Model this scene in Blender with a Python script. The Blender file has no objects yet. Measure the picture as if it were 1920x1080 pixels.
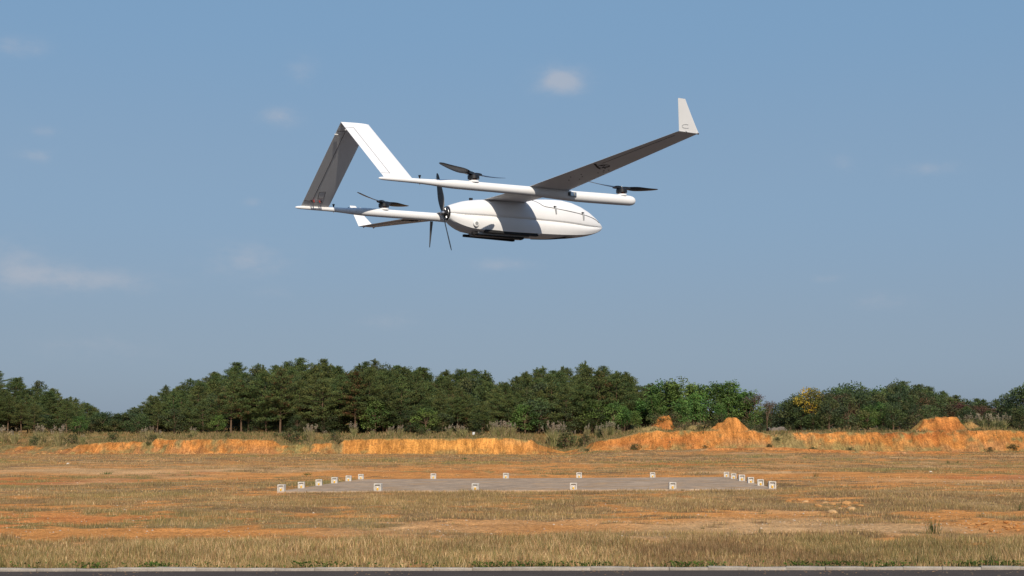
import bpy, math, random
import numpy as np
from mathutils import Matrix, Vector

random.seed(7)
rng = np.random.default_rng(11)
scene = bpy.context.scene
COL = scene.collection
rad = math.radians

# ------------------------------------------------------------------ camera
F = 2667.0                      # focal length in pixels of a 1920 px wide picture (50 mm)
CAM_Z = 1.65
TILT = math.atan(285 / F)
cam_data = bpy.data.cameras.new('camera')
cam_data.lens = F / 1920 * 36
cam_data.sensor_width = 36
cam_data.clip_start = 0.1
cam_data.clip_end = 20000
cam = bpy.data.objects.new('camera', cam_data)
cam.location = (0, 0, CAM_Z)
cam.rotation_euler = (math.pi / 2 + TILT, 0, 0)
COL.objects.link(cam)
scene.camera = cam

# ------------------------------------------------------------------ sky, sun, exposure
SUN_ELEV, SUN_AZ = rad(34), rad(168.5)        # azimuth clockwise from the view direction (+Y)
world = bpy.data.worlds.new('World')
scene.world = world
world.use_nodes = True
wn, wl = world.node_tree.nodes, world.node_tree.links
wn.clear()
w_out = wn.new('ShaderNodeOutputWorld')
w_bg = wn.new('ShaderNodeBackground')
w_bg.inputs['Strength'].default_value = 0.10
wl.new(w_bg.outputs[0], w_out.inputs[0])
w_sky = wn.new('ShaderNodeTexSky')
w_sky.sky_type = 'NISHITA'
w_sky.sun_disc = False
w_sky.sun_elevation = SUN_ELEV
w_sky.sun_rotation = SUN_AZ
w_sky.altitude = 0
w_sky.air_density = 1.0
w_sky.dust_density = 1.2
w_sky.ozone_density = 2.0

def wmath(op, a, b=None, c=None):
    n = wn.new('ShaderNodeMath'); n.operation = op
    for i, v in enumerate((a, b, c)):
        if v is None: continue
        if isinstance(v, (int, float)): n.inputs[i].default_value = v
        else: wl.new(v, n.inputs[i])
    return n.outputs[0]

w_tc = wn.new('ShaderNodeTexCoord')
w_sep = wn.new('ShaderNodeSeparateXYZ'); wl.new(w_tc.outputs['Generated'], w_sep.inputs[0])
# haze veil: the air near the horizon is thick and grey, so the sky there is pulled to an even tone
w_ramp = wn.new('ShaderNodeValToRGB')
w_ramp.color_ramp.interpolation = 'EASE'
SKY_STOPS = [(0.0, (2.25, 3.0, 4.05)), (0.06, (2.36, 3.22, 4.45)), (0.17, (2.3, 3.52, 5.05)),
             (0.30, (2.02, 3.52, 5.4)), (0.6, (1.3, 2.6, 5.0)), (1.0, (0.9, 2.0, 4.3))]
el = w_ramp.color_ramp.elements
while len(el) < len(SKY_STOPS): el.new(0.5)
for e, (p, c) in zip(el, SKY_STOPS):
    e.position = p; e.color = tuple(v / 10 for v in c) + (1,)
wl.new(w_sep.outputs['Z'], w_ramp.inputs[0])
w_sc = wn.new('ShaderNodeMix'); w_sc.data_type = 'RGBA'; w_sc.blend_type = 'MULTIPLY'
w_sc.inputs[0].default_value = 1
w_sc.clamp_result = False
wl.new(w_ramp.outputs[0], w_sc.inputs[6]); w_sc.inputs[7].default_value = (10, 10, 10, 1)
w_mix = wn.new('ShaderNodeMix'); w_mix.data_type = 'RGBA'
w_mix.inputs[0].default_value = 0.85
wl.new(w_sky.outputs[0], w_mix.inputs[6]); wl.new(w_sc.outputs[2], w_mix.inputs[7])
# small fair-weather clouds: soft blobs in the sky, broken up by noise
w_no = wn.new('ShaderNodeTexNoise'); w_no.inputs['Scale'].default_value = 60
w_no.inputs['Detail'].default_value = 6; w_no.inputs['Roughness'].default_value = 0.6
w_map = wn.new('ShaderNodeMapping'); w_map.inputs['Scale'].default_value = (1, 1, 1.9)
wl.new(w_tc.outputs['Generated'], w_map.inputs[0]); wl.new(w_map.outputs[0], w_no.inputs[0])
def sky_dir(u, v):
    x, z = (u - 960) / F, -(v - 540) / F
    d = Vector((x, math.cos(TILT) - z * math.sin(TILT), math.sin(TILT) + z * math.cos(TILT)))
    return d.normalized()
CLOUDS = [(1053, 152, 48, 27, 1.0), (525, 218, 38, 20, .62), (32, 88, 58, 20, .5), (566, 132, 30, 32, .4),
          (466, 486, 85, 36, .5), (212, 527, 95, 25, .5), (18, 498, 72, 50, .5), (95, 518, 75, 26, .4), (942, 496, 62, 14, .5),
          (66, 291, 34, 14, .5), (82, 246, 26, 10, .42), (1742, 316, 62, 15, .42), (1648, 566, 60, 17, .36),
          (1578, 302, 30, 20, .3), (476, 379, 22, 10, .36), (722, 600, 60, 20, .36), (516, 550, 40, 10, .3),
          (1548, 522, 40, 10, .34), (180, 650, 130, 26, .3), (2150, 420, 90, 30, .6), (-260, 300, 90, 40, .6), (-120, -200, 70, 30, .6),
          (1300, -220, 80, 30, .5), (2300, -60, 70, 30, .5)]
acc = None
for (u, v, ru, rv, s) in CLOUDS:
    d = sky_dir(u, v)
    right = Vector((d.y, -d.x, 0)).normalized(); up = right.cross(d)
    n = wn.new('ShaderNodeMapping'); n.vector_type = 'TEXTURE'
    n.inputs['Location'].default_value = d
    n.inputs['Rotation'].default_value = Matrix((right, d, up)).transposed().to_euler()
    n.inputs['Scale'].default_value = (ru / F, .25, rv / F)
    wl.new(w_tc.outputs['Generated'], n.inputs[0])
    q = wn.new('ShaderNodeVectorMath'); q.operation = 'DOT_PRODUCT'
    wl.new(n.outputs[0], q.inputs[0]); wl.new(n.outputs[0], q.inputs[1])
    m = wmath('POWER', 0.3679, q.outputs['Value'])
    acc = wmath('MULTIPLY', m, s) if acc is None else wmath('MULTIPLY_ADD', m, s, acc)
# ragged edges: the blob lifts the noise over a threshold
lift = wmath('ADD', wmath('MULTIPLY', acc, 1.15), wmath('MULTIPLY', wmath('SUBTRACT', w_no.outputs[0], 0.5), 1.5))
mr = wn.new('ShaderNodeMapRange'); mr.interpolation_type = 'SMOOTHSTEP'
mr.inputs[1].default_value = -0.12; mr.inputs[2].default_value = 1.1
wl.new(lift, mr.inputs[0])
cl = wmath('MULTIPLY', mr.outputs[0], wmath('MINIMUM', wmath('MULTIPLY', acc, 0.70), 0.55))
w_cl = wn.new('ShaderNodeMix'); w_cl.data_type = 'RGBA'; w_cl.clamp_factor = True
wl.new(cl, w_cl.inputs[0]); wl.new(w_mix.outputs[2], w_cl.inputs[6])
w_cl.inputs[7].default_value = (5.0, 5.05, 5.5, 1)
wl.new(w_cl.outputs[2], w_bg.inputs[0])

sun_data = bpy.data.lights.new('sun', 'SUN')
sun_data.energy = 4.5
sun_data.angle = rad(0.53)
sun_data.color = (1.0, 0.885, 0.74)
sun = bpy.data.objects.new('sun', sun_data)
S = Vector((math.sin(SUN_AZ) * math.cos(SUN_ELEV), math.cos(SUN_AZ) * math.cos(SUN_ELEV), math.sin(SUN_ELEV)))
sun.rotation_euler = S.to_track_quat('Z', 'Y').to_euler()
sun.location = (0, -20, 40)
COL.objects.link(sun)
scene.view_settings.view_transform = 'Standard'
scene.view_settings.look = 'None'
scene.view_settings.exposure = 0.0
scene.view_settings.gamma = 1.0
scene.render.engine = 'CYCLES'
scene.cycles.max_bounces = 5
scene.cycles.diffuse_bounces = 3
scene.cycles.glossy_bounces = 2
scene.cycles.transparent_max_bounces = 8
scene.cycles.use_denoising = True

# ------------------------------------------------------------------ helpers
def tag(o, label=None, cat=None, group=None, kind=None):
    if label: o['label'] = label
    if cat: o['category'] = cat
    if group: o['group'] = group
    if kind: o['kind'] = kind
    return o

def np_mesh(name, verts, faces, cols=None, smooth=False):
    """verts (n,3); faces (m,k) int array; cols (n,3) vertex colours"""
    verts = np.asarray(verts, np.float32); faces = np.asarray(faces, np.int32)
    me = bpy.data.meshes.new(name)
    n, (m, k) = len(verts), faces.shape
    me.vertices.add(n); me.vertices.foreach_set('co', verts.ravel())
    me.loops.add(m * k); me.loops.foreach_set('vertex_index', faces.ravel())
    me.polygons.add(m)
    me.polygons.foreach_set('loop_start', np.arange(0, m * k, k, dtype=np.int32))
    me.polygons.foreach_set('loop_total', np.full(m, k, np.int32))
    me.update(calc_edges=True)
    if cols is not None:
        at = me.color_attributes.new('Col', 'FLOAT_COLOR', 'POINT')
        c = np.ones((n, 4), np.float32); c[:, :3] = cols
        at.data.foreach_set('color', c.ravel())
    me.polygons.foreach_set('use_smooth', np.full(m, smooth))
    me.validate()
    return me

def obj(name, me, mat=None, parent=None, loc=None):
    o = bpy.data.objects.new(name, me); COL.objects.link(o)
    if mat is not None and me is not None and not len(me.materials): me.materials.append(mat)
    if parent is not None: o.parent = parent
    if loc is not None: o.location = loc
    return o

def empty(name, loc=(0, 0, 0), rz=0):
    o = bpy.data.objects.new(name, None); COL.objects.link(o)
    o.location = loc; o.rotation_euler = (0, 0, rz); o.empty_display_size = .2
    return o

def copy_tree(o, parent=None):
    c = o.copy(); COL.objects.link(c); c.parent = parent
    for ch in o.children: copy_tree(ch, c)
    return c

class MB:
    """collects shapes for ONE mesh (mixed polygons)"""
    def __init__(s): s.v = []; s.f = []
    def add(s, vs, fs):
        b = len(s.v); s.v += [tuple(map(float, p)) for p in vs]; s.f += [tuple(i + b for i in f) for f in fs]; return s
    def box(s, c, d, rot=None, taper=1.0):
        x, y, z = d[0] / 2, d[1] / 2, d[2] / 2
        vs = [Vector((sx * x * (taper if sz > 0 else 1), sy * y * (taper if sz > 0 else 1), sz * z)) for sz in (-1, 1) for sy in (-1, 1) for sx in (-1, 1)]
        if rot is not None: vs = [rot @ p for p in vs]
        vs = [p + Vector(c) for p in vs]
        return s.add(vs, [(0, 2, 3, 1), (4, 5, 7, 6), (0, 1, 5, 4), (2, 6, 7, 3), (0, 4, 6, 2), (1, 3, 7, 5)])
    def loft(s, rings, cap=True, closed=True):
        n = len(rings[0]); vs = [p for r in rings for p in r]; fs = []
        for i in range(len(rings) - 1):
            for j in range(n if closed else n - 1):
                k = (j + 1) % n
                fs.append((i * n + j, i * n + k, (i + 1) * n + k, (i + 1) * n + j))
        if cap:
            fs.append(tuple(range(n - 1, -1, -1))); fs.append(tuple((len(rings) - 1) * n + j for j in range(n)))
        return s.add(vs, fs)
    def tube(s, pts, r, n=8, cap=True):
        pts = [Vector(p) for p in pts]; rs = r if isinstance(r, (list, tuple)) else [r] * len(pts)
        rings = []; prev = None
        for i, p in enumerate(pts):
            t = (pts[min(i + 1, len(pts) - 1)] - pts[max(i - 1, 0)]).normalized()
            a = prev - t * prev.dot(t) if prev is not None else t.orthogonal()
            a.normalize(); prev = a; b = t.cross(a)
            rings.append([p + (a * math.cos(2 * math.pi * j / n) + b * math.sin(2 * math.pi * j / n)) * rs[i] for j in range(n)])
        return s.loft(rings, cap)
    def cyl(s, c, axis, r, h, n=20, r2=None):
        axis = Vector(axis).normalized(); c = Vector(c)
        return s.tube([c - axis * h / 2, c + axis * h / 2], [r, r if r2 is None else r2], n)
    def build(s, name, mat, parent=None, sharp=35, loc=None):
        me = bpy.data.meshes.new(name); me.from_pydata(s.v, [], s.f); me.update()
        import bmesh
        bm = bmesh.new(); bm.from_mesh(me); bmesh.ops.recalc_face_normals(bm, faces=bm.faces); bm.to_mesh(me); bm.free()
        if sharp is not None:
            me.polygons.foreach_set('use_smooth', [True] * len(me.polygons))
            me.set_sharp_from_angle(angle=rad(sharp))
        return obj(name, me, mat, parent, loc)

# ------------------------------------------------------------------ procedural noise for layouts
def vnoise(x, y, seed=0):
    x = np.asarray(x, float); y = np.asarray(y, float)
    xi, yi = np.floor(x).astype(np.int64), np.floor(y).astype(np.int64)
    fx, fy = x - xi, y - yi
    fx, fy = fx * fx * (3 - 2 * fx), fy * fy * (3 - 2 * fy)
    def h(a, b):
        n = (a * 374761393 + b * 668265263 + seed * 982451653) & 0xffffffff
        n = ((n ^ (n >> 13)) * 1274126177) & 0xffffffff
        n = ((n ^ (n >> 16)) * 2246822519) & 0xffffffff
        return ((n ^ (n >> 15)) & 0xffff) / 65535.0
    return (h(xi, yi) * (1 - fx) + h(xi + 1, yi) * fx) * (1 - fy) + (h(xi, yi + 1) * (1 - fx) + h(xi + 1, yi + 1) * fx) * fy
def fbm(x, y, seed=0, oct=4):
    s, a, t = 0, .5, 0
    for i in range(oct):
        s = s + a * vnoise(np.asarray(x) * 2 ** i, np.asarray(y) * 2 ** i, seed + i); t += a; a *= .5
    return s / t
def ss(a, b, x):
    t = np.clip((np.asarray(x, float) - a) / (b - a), 0, 1); return t * t * (3 - 2 * t)

# ------------------------------------------------------------------ materials
def mat_base(name, rough=.7, spec=.3):
    m = bpy.data.materials.new(name); m.use_nodes = True
    nt = m.node_tree; b = nt.nodes['Principled BSDF']
    b.inputs['Roughness'].default_value = rough
    b.inputs['Specular IOR Level'].default_value = spec
    return m, nt, b
def nmix(nt, blend, fac, a, b):
    n = nt.nodes.new('ShaderNodeMix'); n.data_type = 'RGBA'; n.blend_type = blend
    for i, v in ((0, fac), (6, a), (7, b)):
        if hasattr(v, 'links'): nt.links.new(v, n.inputs[i])
        elif i == 0: n.inputs[0].default_value = v
        else: n.inputs[i].default_value = tuple(v) + (1,)
    return n.outputs[2]
def nnoise(nt, scale, detail=4, rough=.6, vec=None, coord='Object'):
    n = nt.nodes.new('ShaderNodeTexNoise'); n.inputs['Scale'].default_value = scale
    n.inputs['Detail'].default_value = detail; n.inputs['Roughness'].default_value = rough
    if vec is None:
        tc = nt.nodes.new('ShaderNodeTexCoord'); vec = tc.outputs[coord]
    nt.links.new(vec, n.inputs['Vector']); return n.outputs['Fac']
def nramp(nt, src, stops):
    r = nt.nodes.new('ShaderNodeValToRGB'); e = r.color_ramp.elements
    while len(e) < len(stops): e.new(.5)
    for q, (p, c) in zip(e, stops):
        q.position = p; q.color = (c, c, c, 1) if isinstance(c, (int, float)) else tuple(c) + (1,)
    nt.links.new(src, r.inputs[0]); return r.outputs[0]
def nbump(nt, b, height, strength, dist):
    n = nt.nodes.new('ShaderNodeBump'); n.inputs['Strength'].default_value = strength; n.inputs['Distance'].default_value = dist
    nt.links.new(height, n.inputs['Height']); nt.links.new(n.outputs[0], b.inputs['Normal'])
def solid(name, col, rough=.5, metal=0, spec=.4, var=.12, scale=20, coat=0):
    m, nt, b = mat_base(name, rough, spec)
    no = nnoise(nt, scale, 4)
    f = nramp(nt, no, [(.3, 1 - var), (.7, 1.0)])
    nt.links.new(nmix(nt, 'MULTIPLY', 1.0, col, f), b.inputs['Base Color'])
    b.inputs['Metallic'].default_value = metal
    b.inputs['Coat Weight'].default_value = coat
    return m
def vcol_mat(name, rough=.8, spec=.15, detail=(1.0, 6), amount=.35, objrand=0.0, bump=None, transl=0, coord='Object'):
    m, nt, b = mat_base(name, rough, spec)
    at = nt.nodes.new('ShaderNodeAttribute'); at.attribute_name = 'Col'
    no = nnoise(nt, detail[0], detail[1], .65, coord=coord)
    f = nramp(nt, no, [(.28, 1 - amount), (.72, 1 + amount)])
    c = nmix(nt, 'MULTIPLY', 1.0, at.outputs['Color'], f)
    if objrand:
        oi = nt.nodes.new('ShaderNodeObjectInfo')
        hs = nt.nodes.new('ShaderNodeHueSaturation')
        mr = nt.nodes.new('ShaderNodeMapRange'); mr.inputs[3].default_value = .5 - .05 * objrand; mr.inputs[4].default_value = .5 + .02 * objrand
        nt.links.new(oi.outputs['Random'], mr.inputs[0]); nt.links.new(mr.outputs[0], hs.inputs['Hue'])
        wnz = nt.nodes.new('ShaderNodeTexWhiteNoise'); wnz.noise_dimensions = '1D'; nt.links.new(oi.outputs['Random'], wnz.inputs['W'])
        mr2 = nt.nodes.new('ShaderNodeMapRange'); mr2.inputs[3].default_value = 1 - .3 * objrand; mr2.inputs[4].default_value = 1 + .3 * objrand
        nt.links.new(wnz.outputs['Value'], mr2.inputs[0]); nt.links.new(mr2.outputs[0], hs.inputs['Value'])
        nt.links.new(c, hs.inputs['Color']); c = hs.outputs[0]
    nt.links.new(c, b.inputs['Base Color'])
    if bump: nbump(nt, b, nnoise(nt, bump[0], 8, .7, coord=coord), bump[1], bump[2])
    if transl:
        tr = nt.nodes.new('ShaderNodeBsdfTranslucent'); nt.links.new(c, tr.inputs[0])
        mx = nt.nodes.new('ShaderNodeMixShader'); mx.inputs[0].default_value = transl
        out = nt.nodes['Material Output']
        nt.links.new(b.outputs[0], mx.inputs[1]); nt.links.new(tr.outputs[0], mx.inputs[2]); nt.links.new(mx.outputs[0], out.inputs[0])
    return m

M = {}
M['white'] = solid('white_paint', (.80, .805, .81), .5, spec=.03, var=.07, scale=4)
M['panel_gap'] = solid('panel_gap', (.035, .035, .038), .7)
M['grey_plastic'] = solid('grey_plastic', (.30, .31, .32), .5)
M['black'] = solid('black_plastic', (.012, .012, .014), .38, spec=.5, var=.3)
M['carbon'] = solid('carbon_fibre', (.016, .019, .024), .32, spec=.5, var=.4, scale=60)
M['metal'] = solid('brushed_metal', (.55, .55, .56), .35, metal=1)
M['red'] = solid('red_plastic', (.32, .03, .02), .5)
M['copper'] = solid('copper_winding', (.35, .12, .06), .45, metal=.6)
M['rubber'] = solid('black_rubber', (.02, .02, .021), .8, var=.3)

# ------------------------------------------------------------------ terrain shape
def cx(u, y): return (u - 960) / F * y            # picture column -> metres right of the view axis at distance y
KERB_A = math.atan2(18.45 - 18.20, 13.0)    # the runway edge is almost square to the view
KERB_Y0 = 18.385
def kerb_y(x): return KERB_Y0 + np.asarray(x) * math.tan(KERB_A)

def tab(us, vs):
    us, vs = np.array(us, float), np.array(vs, float)
    return lambda x: np.interp(np.asarray(x, float) / 174 * F + 960, us, vs)
v_foot = tab([-300, 0, 600, 1000, 1060, 1110, 1300, 1430, 1500, 1600, 1750, 1920, 2300], [851, 851, 851, 852, 853, 845, 843, 842, 846, 850, 848, 846, 846])
v_top = tab([-300, 0, 130, 150, 270, 282, 292, 515, 530, 580, 590, 625, 636, 648, 700, 960, 1000, 1020, 1060, 1100, 1112, 1150, 1190, 1250, 1330, 1420, 1445, 1500, 1560, 1700, 1725, 1800, 1920, 2300],
            [832, 836, 838, 833, 828, 834, 823, 825, 832, 834, 830, 830, 832, 824, 822, 822, 826, 834, 846, 838, 828, 822, 812, 808, 808, 808, 815, 812, 811, 811, 808, 806, 808, 810])
bareness = tab([-300, 0, 130, 150, 265, 275, 285, 293, 515, 530, 580, 590, 622, 632, 645, 652, 1000, 1012, 1060, 1100, 1112, 1430, 1450, 1495, 1510, 1740, 1800, 1920, 2300],
               [.62, .62, .6, .74, .74, .5, .36, .82, .8, .55, .5, .74, .72, .4, .4, 1, 1, .8, .7, .5, .82, .85, .4, .4, .75, .85, .72, .68, .6])
steep = tab([-300, 130, 150, 1000, 1015, 1070, 1105, 1115, 1500, 2300], [4.5, 4.5, 2.0, 1.4, 5, 6, 5, 2.4, 3.2, 3.2])
SKY_U = [-400, -60, 0, 30, 60, 90, 120, 150, 170, 190, 205, 215, 230, 245, 260, 285, 300, 320, 350, 370, 400, 430, 460, 490, 520, 550, 580, 610, 640, 670, 700, 730, 770, 800, 830, 860, 890, 910, 930, 945, 970, 1000, 1035, 1060, 1090, 1120, 1160, 1200, 1225, 1270, 1300, 1325, 1355, 1385, 1400, 1410, 1430, 1460, 1480, 1500, 1520, 1545, 1570, 1600, 1640, 1680, 1700, 1730, 1760, 1790, 1820, 1845, 1865, 1875, 1885, 1895, 1905, 1920, 2000, 2400]
SKY_V = [690, 690, 693, 701, 712, 722, 733, 750, 763, 766, 773, 783, 781, 773, 758, 748, 735, 728, 718, 712, 700, 689, 690, 686, 687, 681, 684, 681, 691, 688, 682, 690, 692, 699, 700, 700, 704, 703, 709, 724, 709, 706, 691, 694, 690, 695, 702, 712, 722, 704, 715, 722, 712, 718, 725, 738, 745, 755, 750, 736, 732, 735, 725, 722, 728, 719, 725, 730, 740, 748, 752, 757, 757, 746, 738, 745, 731, 721, 715, 715]
def skyline(u): return np.interp(u, SKY_U, SKY_V)
YF = 173.0
def foot_y(x):
    x = np.asarray(x, float)
    return YF + 1.6 * (fbm(x / 9, x * 0 + 3.3, 5) - .5) + 1.5 * (fbm(x / 1.6, x * 0 + 1.7, 6, 4) - .5) * (1.2 - .55 * np.exp(-((x - cx(830, YF)) / 10) ** 2))
MOUNDS = [(cx(1243, 184), 184.5, 2.0, 2.3, 2.4, .8), (cx(1366, 178), 177.6, 1.6, 2.6, 2.3, 1.0), (cx(1757, 179), 178.7, 1.65, 3.3, 3.4, .75), (cx(1795, 182), 184.0, 1.15, 4.6, 3.8, .8), (cx(1320, 180), 182.5, .8, 3.4, 2.5, .7), (cx(1215, 180), 179.5, .5, 3.0, 2.6, .6)]
def height(x, y):
    x, y = np.broadcast_arrays(np.asarray(x, float), np.asarray(y, float))
    f = foot_y(x); w = steep(x)
    zf = CAM_Z - (v_foot(x) - 825) * f / F
    zt = CAM_Z - (v_top(x) - 825) * (f + w) / F + (.12 + .35 * (bareness(x) < .95)) * (fbm(x / 1.6, x * 0, 9, 4) - .5)
    zt = np.maximum(zt, zf + .12)
    zp = np.maximum(2.55, zt + .1)
    z = zf * ss(105, YF - 1, y)
    t = np.clip((y - f) / w, 0, 1)
    rill = (.5 * (vnoise(x / .6, y / 3, 21) - .5) + .4 * (fbm(x / 2.4, y / 4, 22, 3) - .5)) * np.sin(np.pi * t) * np.clip(1.25 - np.exp(-((x - cx(830, YF)) / 12) ** 2), .3, 1)
    prof = np.clip(.62 * t ** .75 + .38 * ss(.0, 1, t), 0, 1)
    z = z + (zt - zf) * prof * np.clip(1 + rill, 0, 1.3)
    z = z + (zp - zt) * ss(0, 1, (y - f - w) / (201 - f - w))
    u = x / np.maximum(y, 1) * F + 960
    zs = CAM_Z + (825 - skyline(u)) * 262 / F
    th = np.interp(u, [0, 225, 330, 430, 560, 1700, 1800], [4.6, 4.6, 5.4, 6.6, 7.4, 7.4, 5.0])
    rise = np.maximum(zs - th - zp, -.6)
    z = z + rise * ss(204, 264, y)
    for mx, my, mh, rx, ry, sl in MOUNDS:
        dx, dy = (x - mx) / rx, (y - my) / np.where(y < my, ry * .75, ry * 1.3)
        d = np.sqrt(dx * dx + dy * dy) + .95 * (fbm(x / 1.5, y / 1.5, 31, 4) - .5)
        z = z + mh * ss(0, 1, np.clip((1.05 - d) / sl, 0, 1)) * (.85 + .3 * fbm(x / .9, y / .9, 33, 3))
    z = z + .28 * ss(160.5, 161.6, y + 1.2 * (fbm(x / 3, x * 0, 17) - .5)) * (1 - ss(163, 171, y)) * ss(cx(1270, 165), cx(1330, 165), x) * (1 - ss(cx(1740, 165), cx(1800, 165), x))
    z = z + .16 * (fbm(x / 3.1, y / 3.1, 12) - .5) * ss(60, 120, y) + .07 * (fbm(x / 1.1, y / 1.1, 14) - .5) * ss(19, 24, y)
    z = z * ss(18.4, 20.2, y - np.asarray(x) * math.tan(KERB_A))
    return z + pad_z(x, y) * ss(33, 45, y) * (1 - ss(64, 85, y))

# concrete pad corners (measured from the photograph, on flat ground)
def on_ground(u, v, z=0.0):
    xx, zz = (u - 960) / F, -(v - 540) / F
    d = Vector((xx, math.cos(TILT) - zz * math.sin(TILT), math.sin(TILT) + zz * math.cos(TILT)))
    t = (z - CAM_Z) / d.z
    return Vector((d.x * t, d.y * t, z))
pc = Vector((.849, 53.50, 0)); ang = rad(-3.34)
PS = 15.63                       # spacing between opposite rows of housings
PAD_TX, PAD_TY = .0076, -.0027    # the field falls gently to the left here
def pad_z(x, y):
    a, b = pad_uv(x, y)
    return PAD_TX * np.clip(a, -14, 14) + PAD_TY * np.clip(b, -10, 10)
def pad_uv(x, y):
    dx, dy = np.asarray(x) - pc.x, np.asarray(y) - pc.y
    return dx * math.cos(ang) + dy * math.sin(ang), -dx * math.sin(ang) + dy * math.cos(ang)
def pad_mask(x, y, m=0.0):
    a, b = pad_uv(x, y)
    return np.maximum(np.abs(a), np.abs(b)) - (PS / 2 + .12 + m)

# ---- where the field is bare: bands and patches measured from the photograph, broken up by noise
BAND_V = [845, 853, 860, 868, 874, 880, 886, 893, 899, 908, 920, 930, 945, 956, 962, 968, 974, 980, 986, 992, 1000, 1006, 1013, 1022, 1040]
BAND_B = [.36, .40, .36, .44, .50, .56, .60, .60, .50, .40, .32, .24, .20, .28, .40, .48, .42, .46, .53, .57, .50, .38, .26, .08, -.4]
PATCH = [  # u, v, half-width, half-height (px), strength (negative: grassy)
    (170, 1001, 330, 8, .4), (620, 997, 200, 7, .3), (1130, 992, 330, 7, .4), (1560, 990, 280, 7, .35), (1870, 990, 120, 14, 1.1),
    (480, 985, 260, 6, -.12), (620, 966, 200, 5, .35), (1150, 978, 330, 4, .3), (150, 968, 240, 6, .4), (60, 940, 120, 6, .05),
    (1560, 893, 190, 4.5, .8), (1780, 902, 230, 8, .8), (1700, 914, 200, 5, .25), (1880, 925, 130, 5, .2), (1540, 942, 85, 10, .8), (1480, 926, 50, 6, .6),
    (1650, 935, 240, 6, -.25), (1700, 955, 260, 10, -.25), (300, 925, 300, 14, -.12), (1200, 945, 300, 16, -.12),
    (330, 885, 330, 4, .4), (90, 880, 150, 4, .45), (760, 888, 240, 5, .5), (1050, 895, 330, 4, .55), (1700, 880, 230, 5, -.3), (600, 900, 160, 6, -.2),
    (1120, 872, 260, 3, .15), (480, 872, 200, 2.5, .15), (640, 876, 300, 2.5, .15), (1500, 854, 260, 2.4, .5), (1000, 860, 700, 4, -.1), (200, 862, 300, 5, -.15),
]
def ground_uv(x, y):
    d = y * math.cos(TILT) - CAM_Z * math.sin(TILT)
    return 960 + F * x / d, 540 + F * (y * math.sin(TILT) + CAM_Z * math.cos(TILT)) / d
def bare(x, y):
    x, y = np.broadcast_arrays(np.asarray(x, float), np.asarray(y, float))
    u, v = ground_uv(x, np.maximum(y, 15))
    wob = fbm(x / 3.5, y / 3.5, 50, 3) - .5
    lvl = np.interp(v + 9 * wob * np.clip((v - 850) / 100, .1, 1), BAND_V, BAND_B)
    for pu, pv, ru, rv, s in PATCH:
        d = np.sqrt(((u - pu) / ru) ** 2 + ((v - pv) / rv) ** 2)
        lvl = lvl + s * np.clip(1.4 - d, 0, 1)
    n = .34 * fbm(x / 4.5, y / 3.6, 51, 4) + .38 * fbm(x / 1.3, y / 1.1, 55, 3) + .28 * fbm(x / .38, y / .5, 59, 2)
    return ss(.36, .64, .5 + (n - .5) * 2.9 + (lvl - .5) * .72)

def lin(r, g, b):
    f = lambda c: ((c / 255 + .055) / 1.055) ** 2.4 if c > 10 else c / 3294
    return np.array([f(r), f(g), f(b)])

ORANGE, PALE, REDSOIL, OCHRE = np.array([.63, .275, .080]), np.array([.60, .36, .165]), np.array([.50, .165, .052]), np.array([.70, .34, .095])
LITTER, LITTER2, OLIVE = np.array([.37, .24, .108]), np.array([.25, .152, .07]), np.array([.235, .205, .068])
def field_colour(x, y):
    b = bare(x, y)[..., None]
    n1 = fbm(x / 6, y / 9, 71)[..., None]; n2 = fbm(x / 1.6, y / 2.6, 73)[..., None]; n3 = fbm(x / 11, y / 15, 77)[..., None]
    soil = ORANGE * (1 - ss(.5, .75, n1)) + PALE * ss(.5, .75, n1)
    soil = soil * (1 - .7 * ss(.56, .8, n3)) + REDSOIL * .7 * ss(.56, .8, n3)
    soil = soil * (.75 + .5 * n2)
    lit = LITTER * (1 - ss(.35, .65, n2)) + LITTER2 * ss(.35, .65, n2)
    lit = lit * (1 - .8 * ss(.5, .72, n3)) + OLIVE * .8 * ss(.5, .72, n3)
    return soil * b + lit * (1 - b)

# ---- the field
def grid(name, xs, ys, colour, mat, zfun, smooth=True):
    X, Y = np.meshgrid(xs, ys)
    Z = zfun(X, Y)
    V = np.stack([X, Y, Z], -1).reshape(-1, 3)
    C = colour(X, Y, Z).reshape(-1, 3)
    nx, ny = len(xs), len(ys)
    i = (np.arange(ny - 1)[:, None] * nx + np.arange(nx - 1)[None]).ravel()
    Fc = np.stack([i, i + 1, i + nx + 1, i + nx], 1)
    return obj(name, np_mesh(name, V, Fc, C, smooth), mat)

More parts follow.
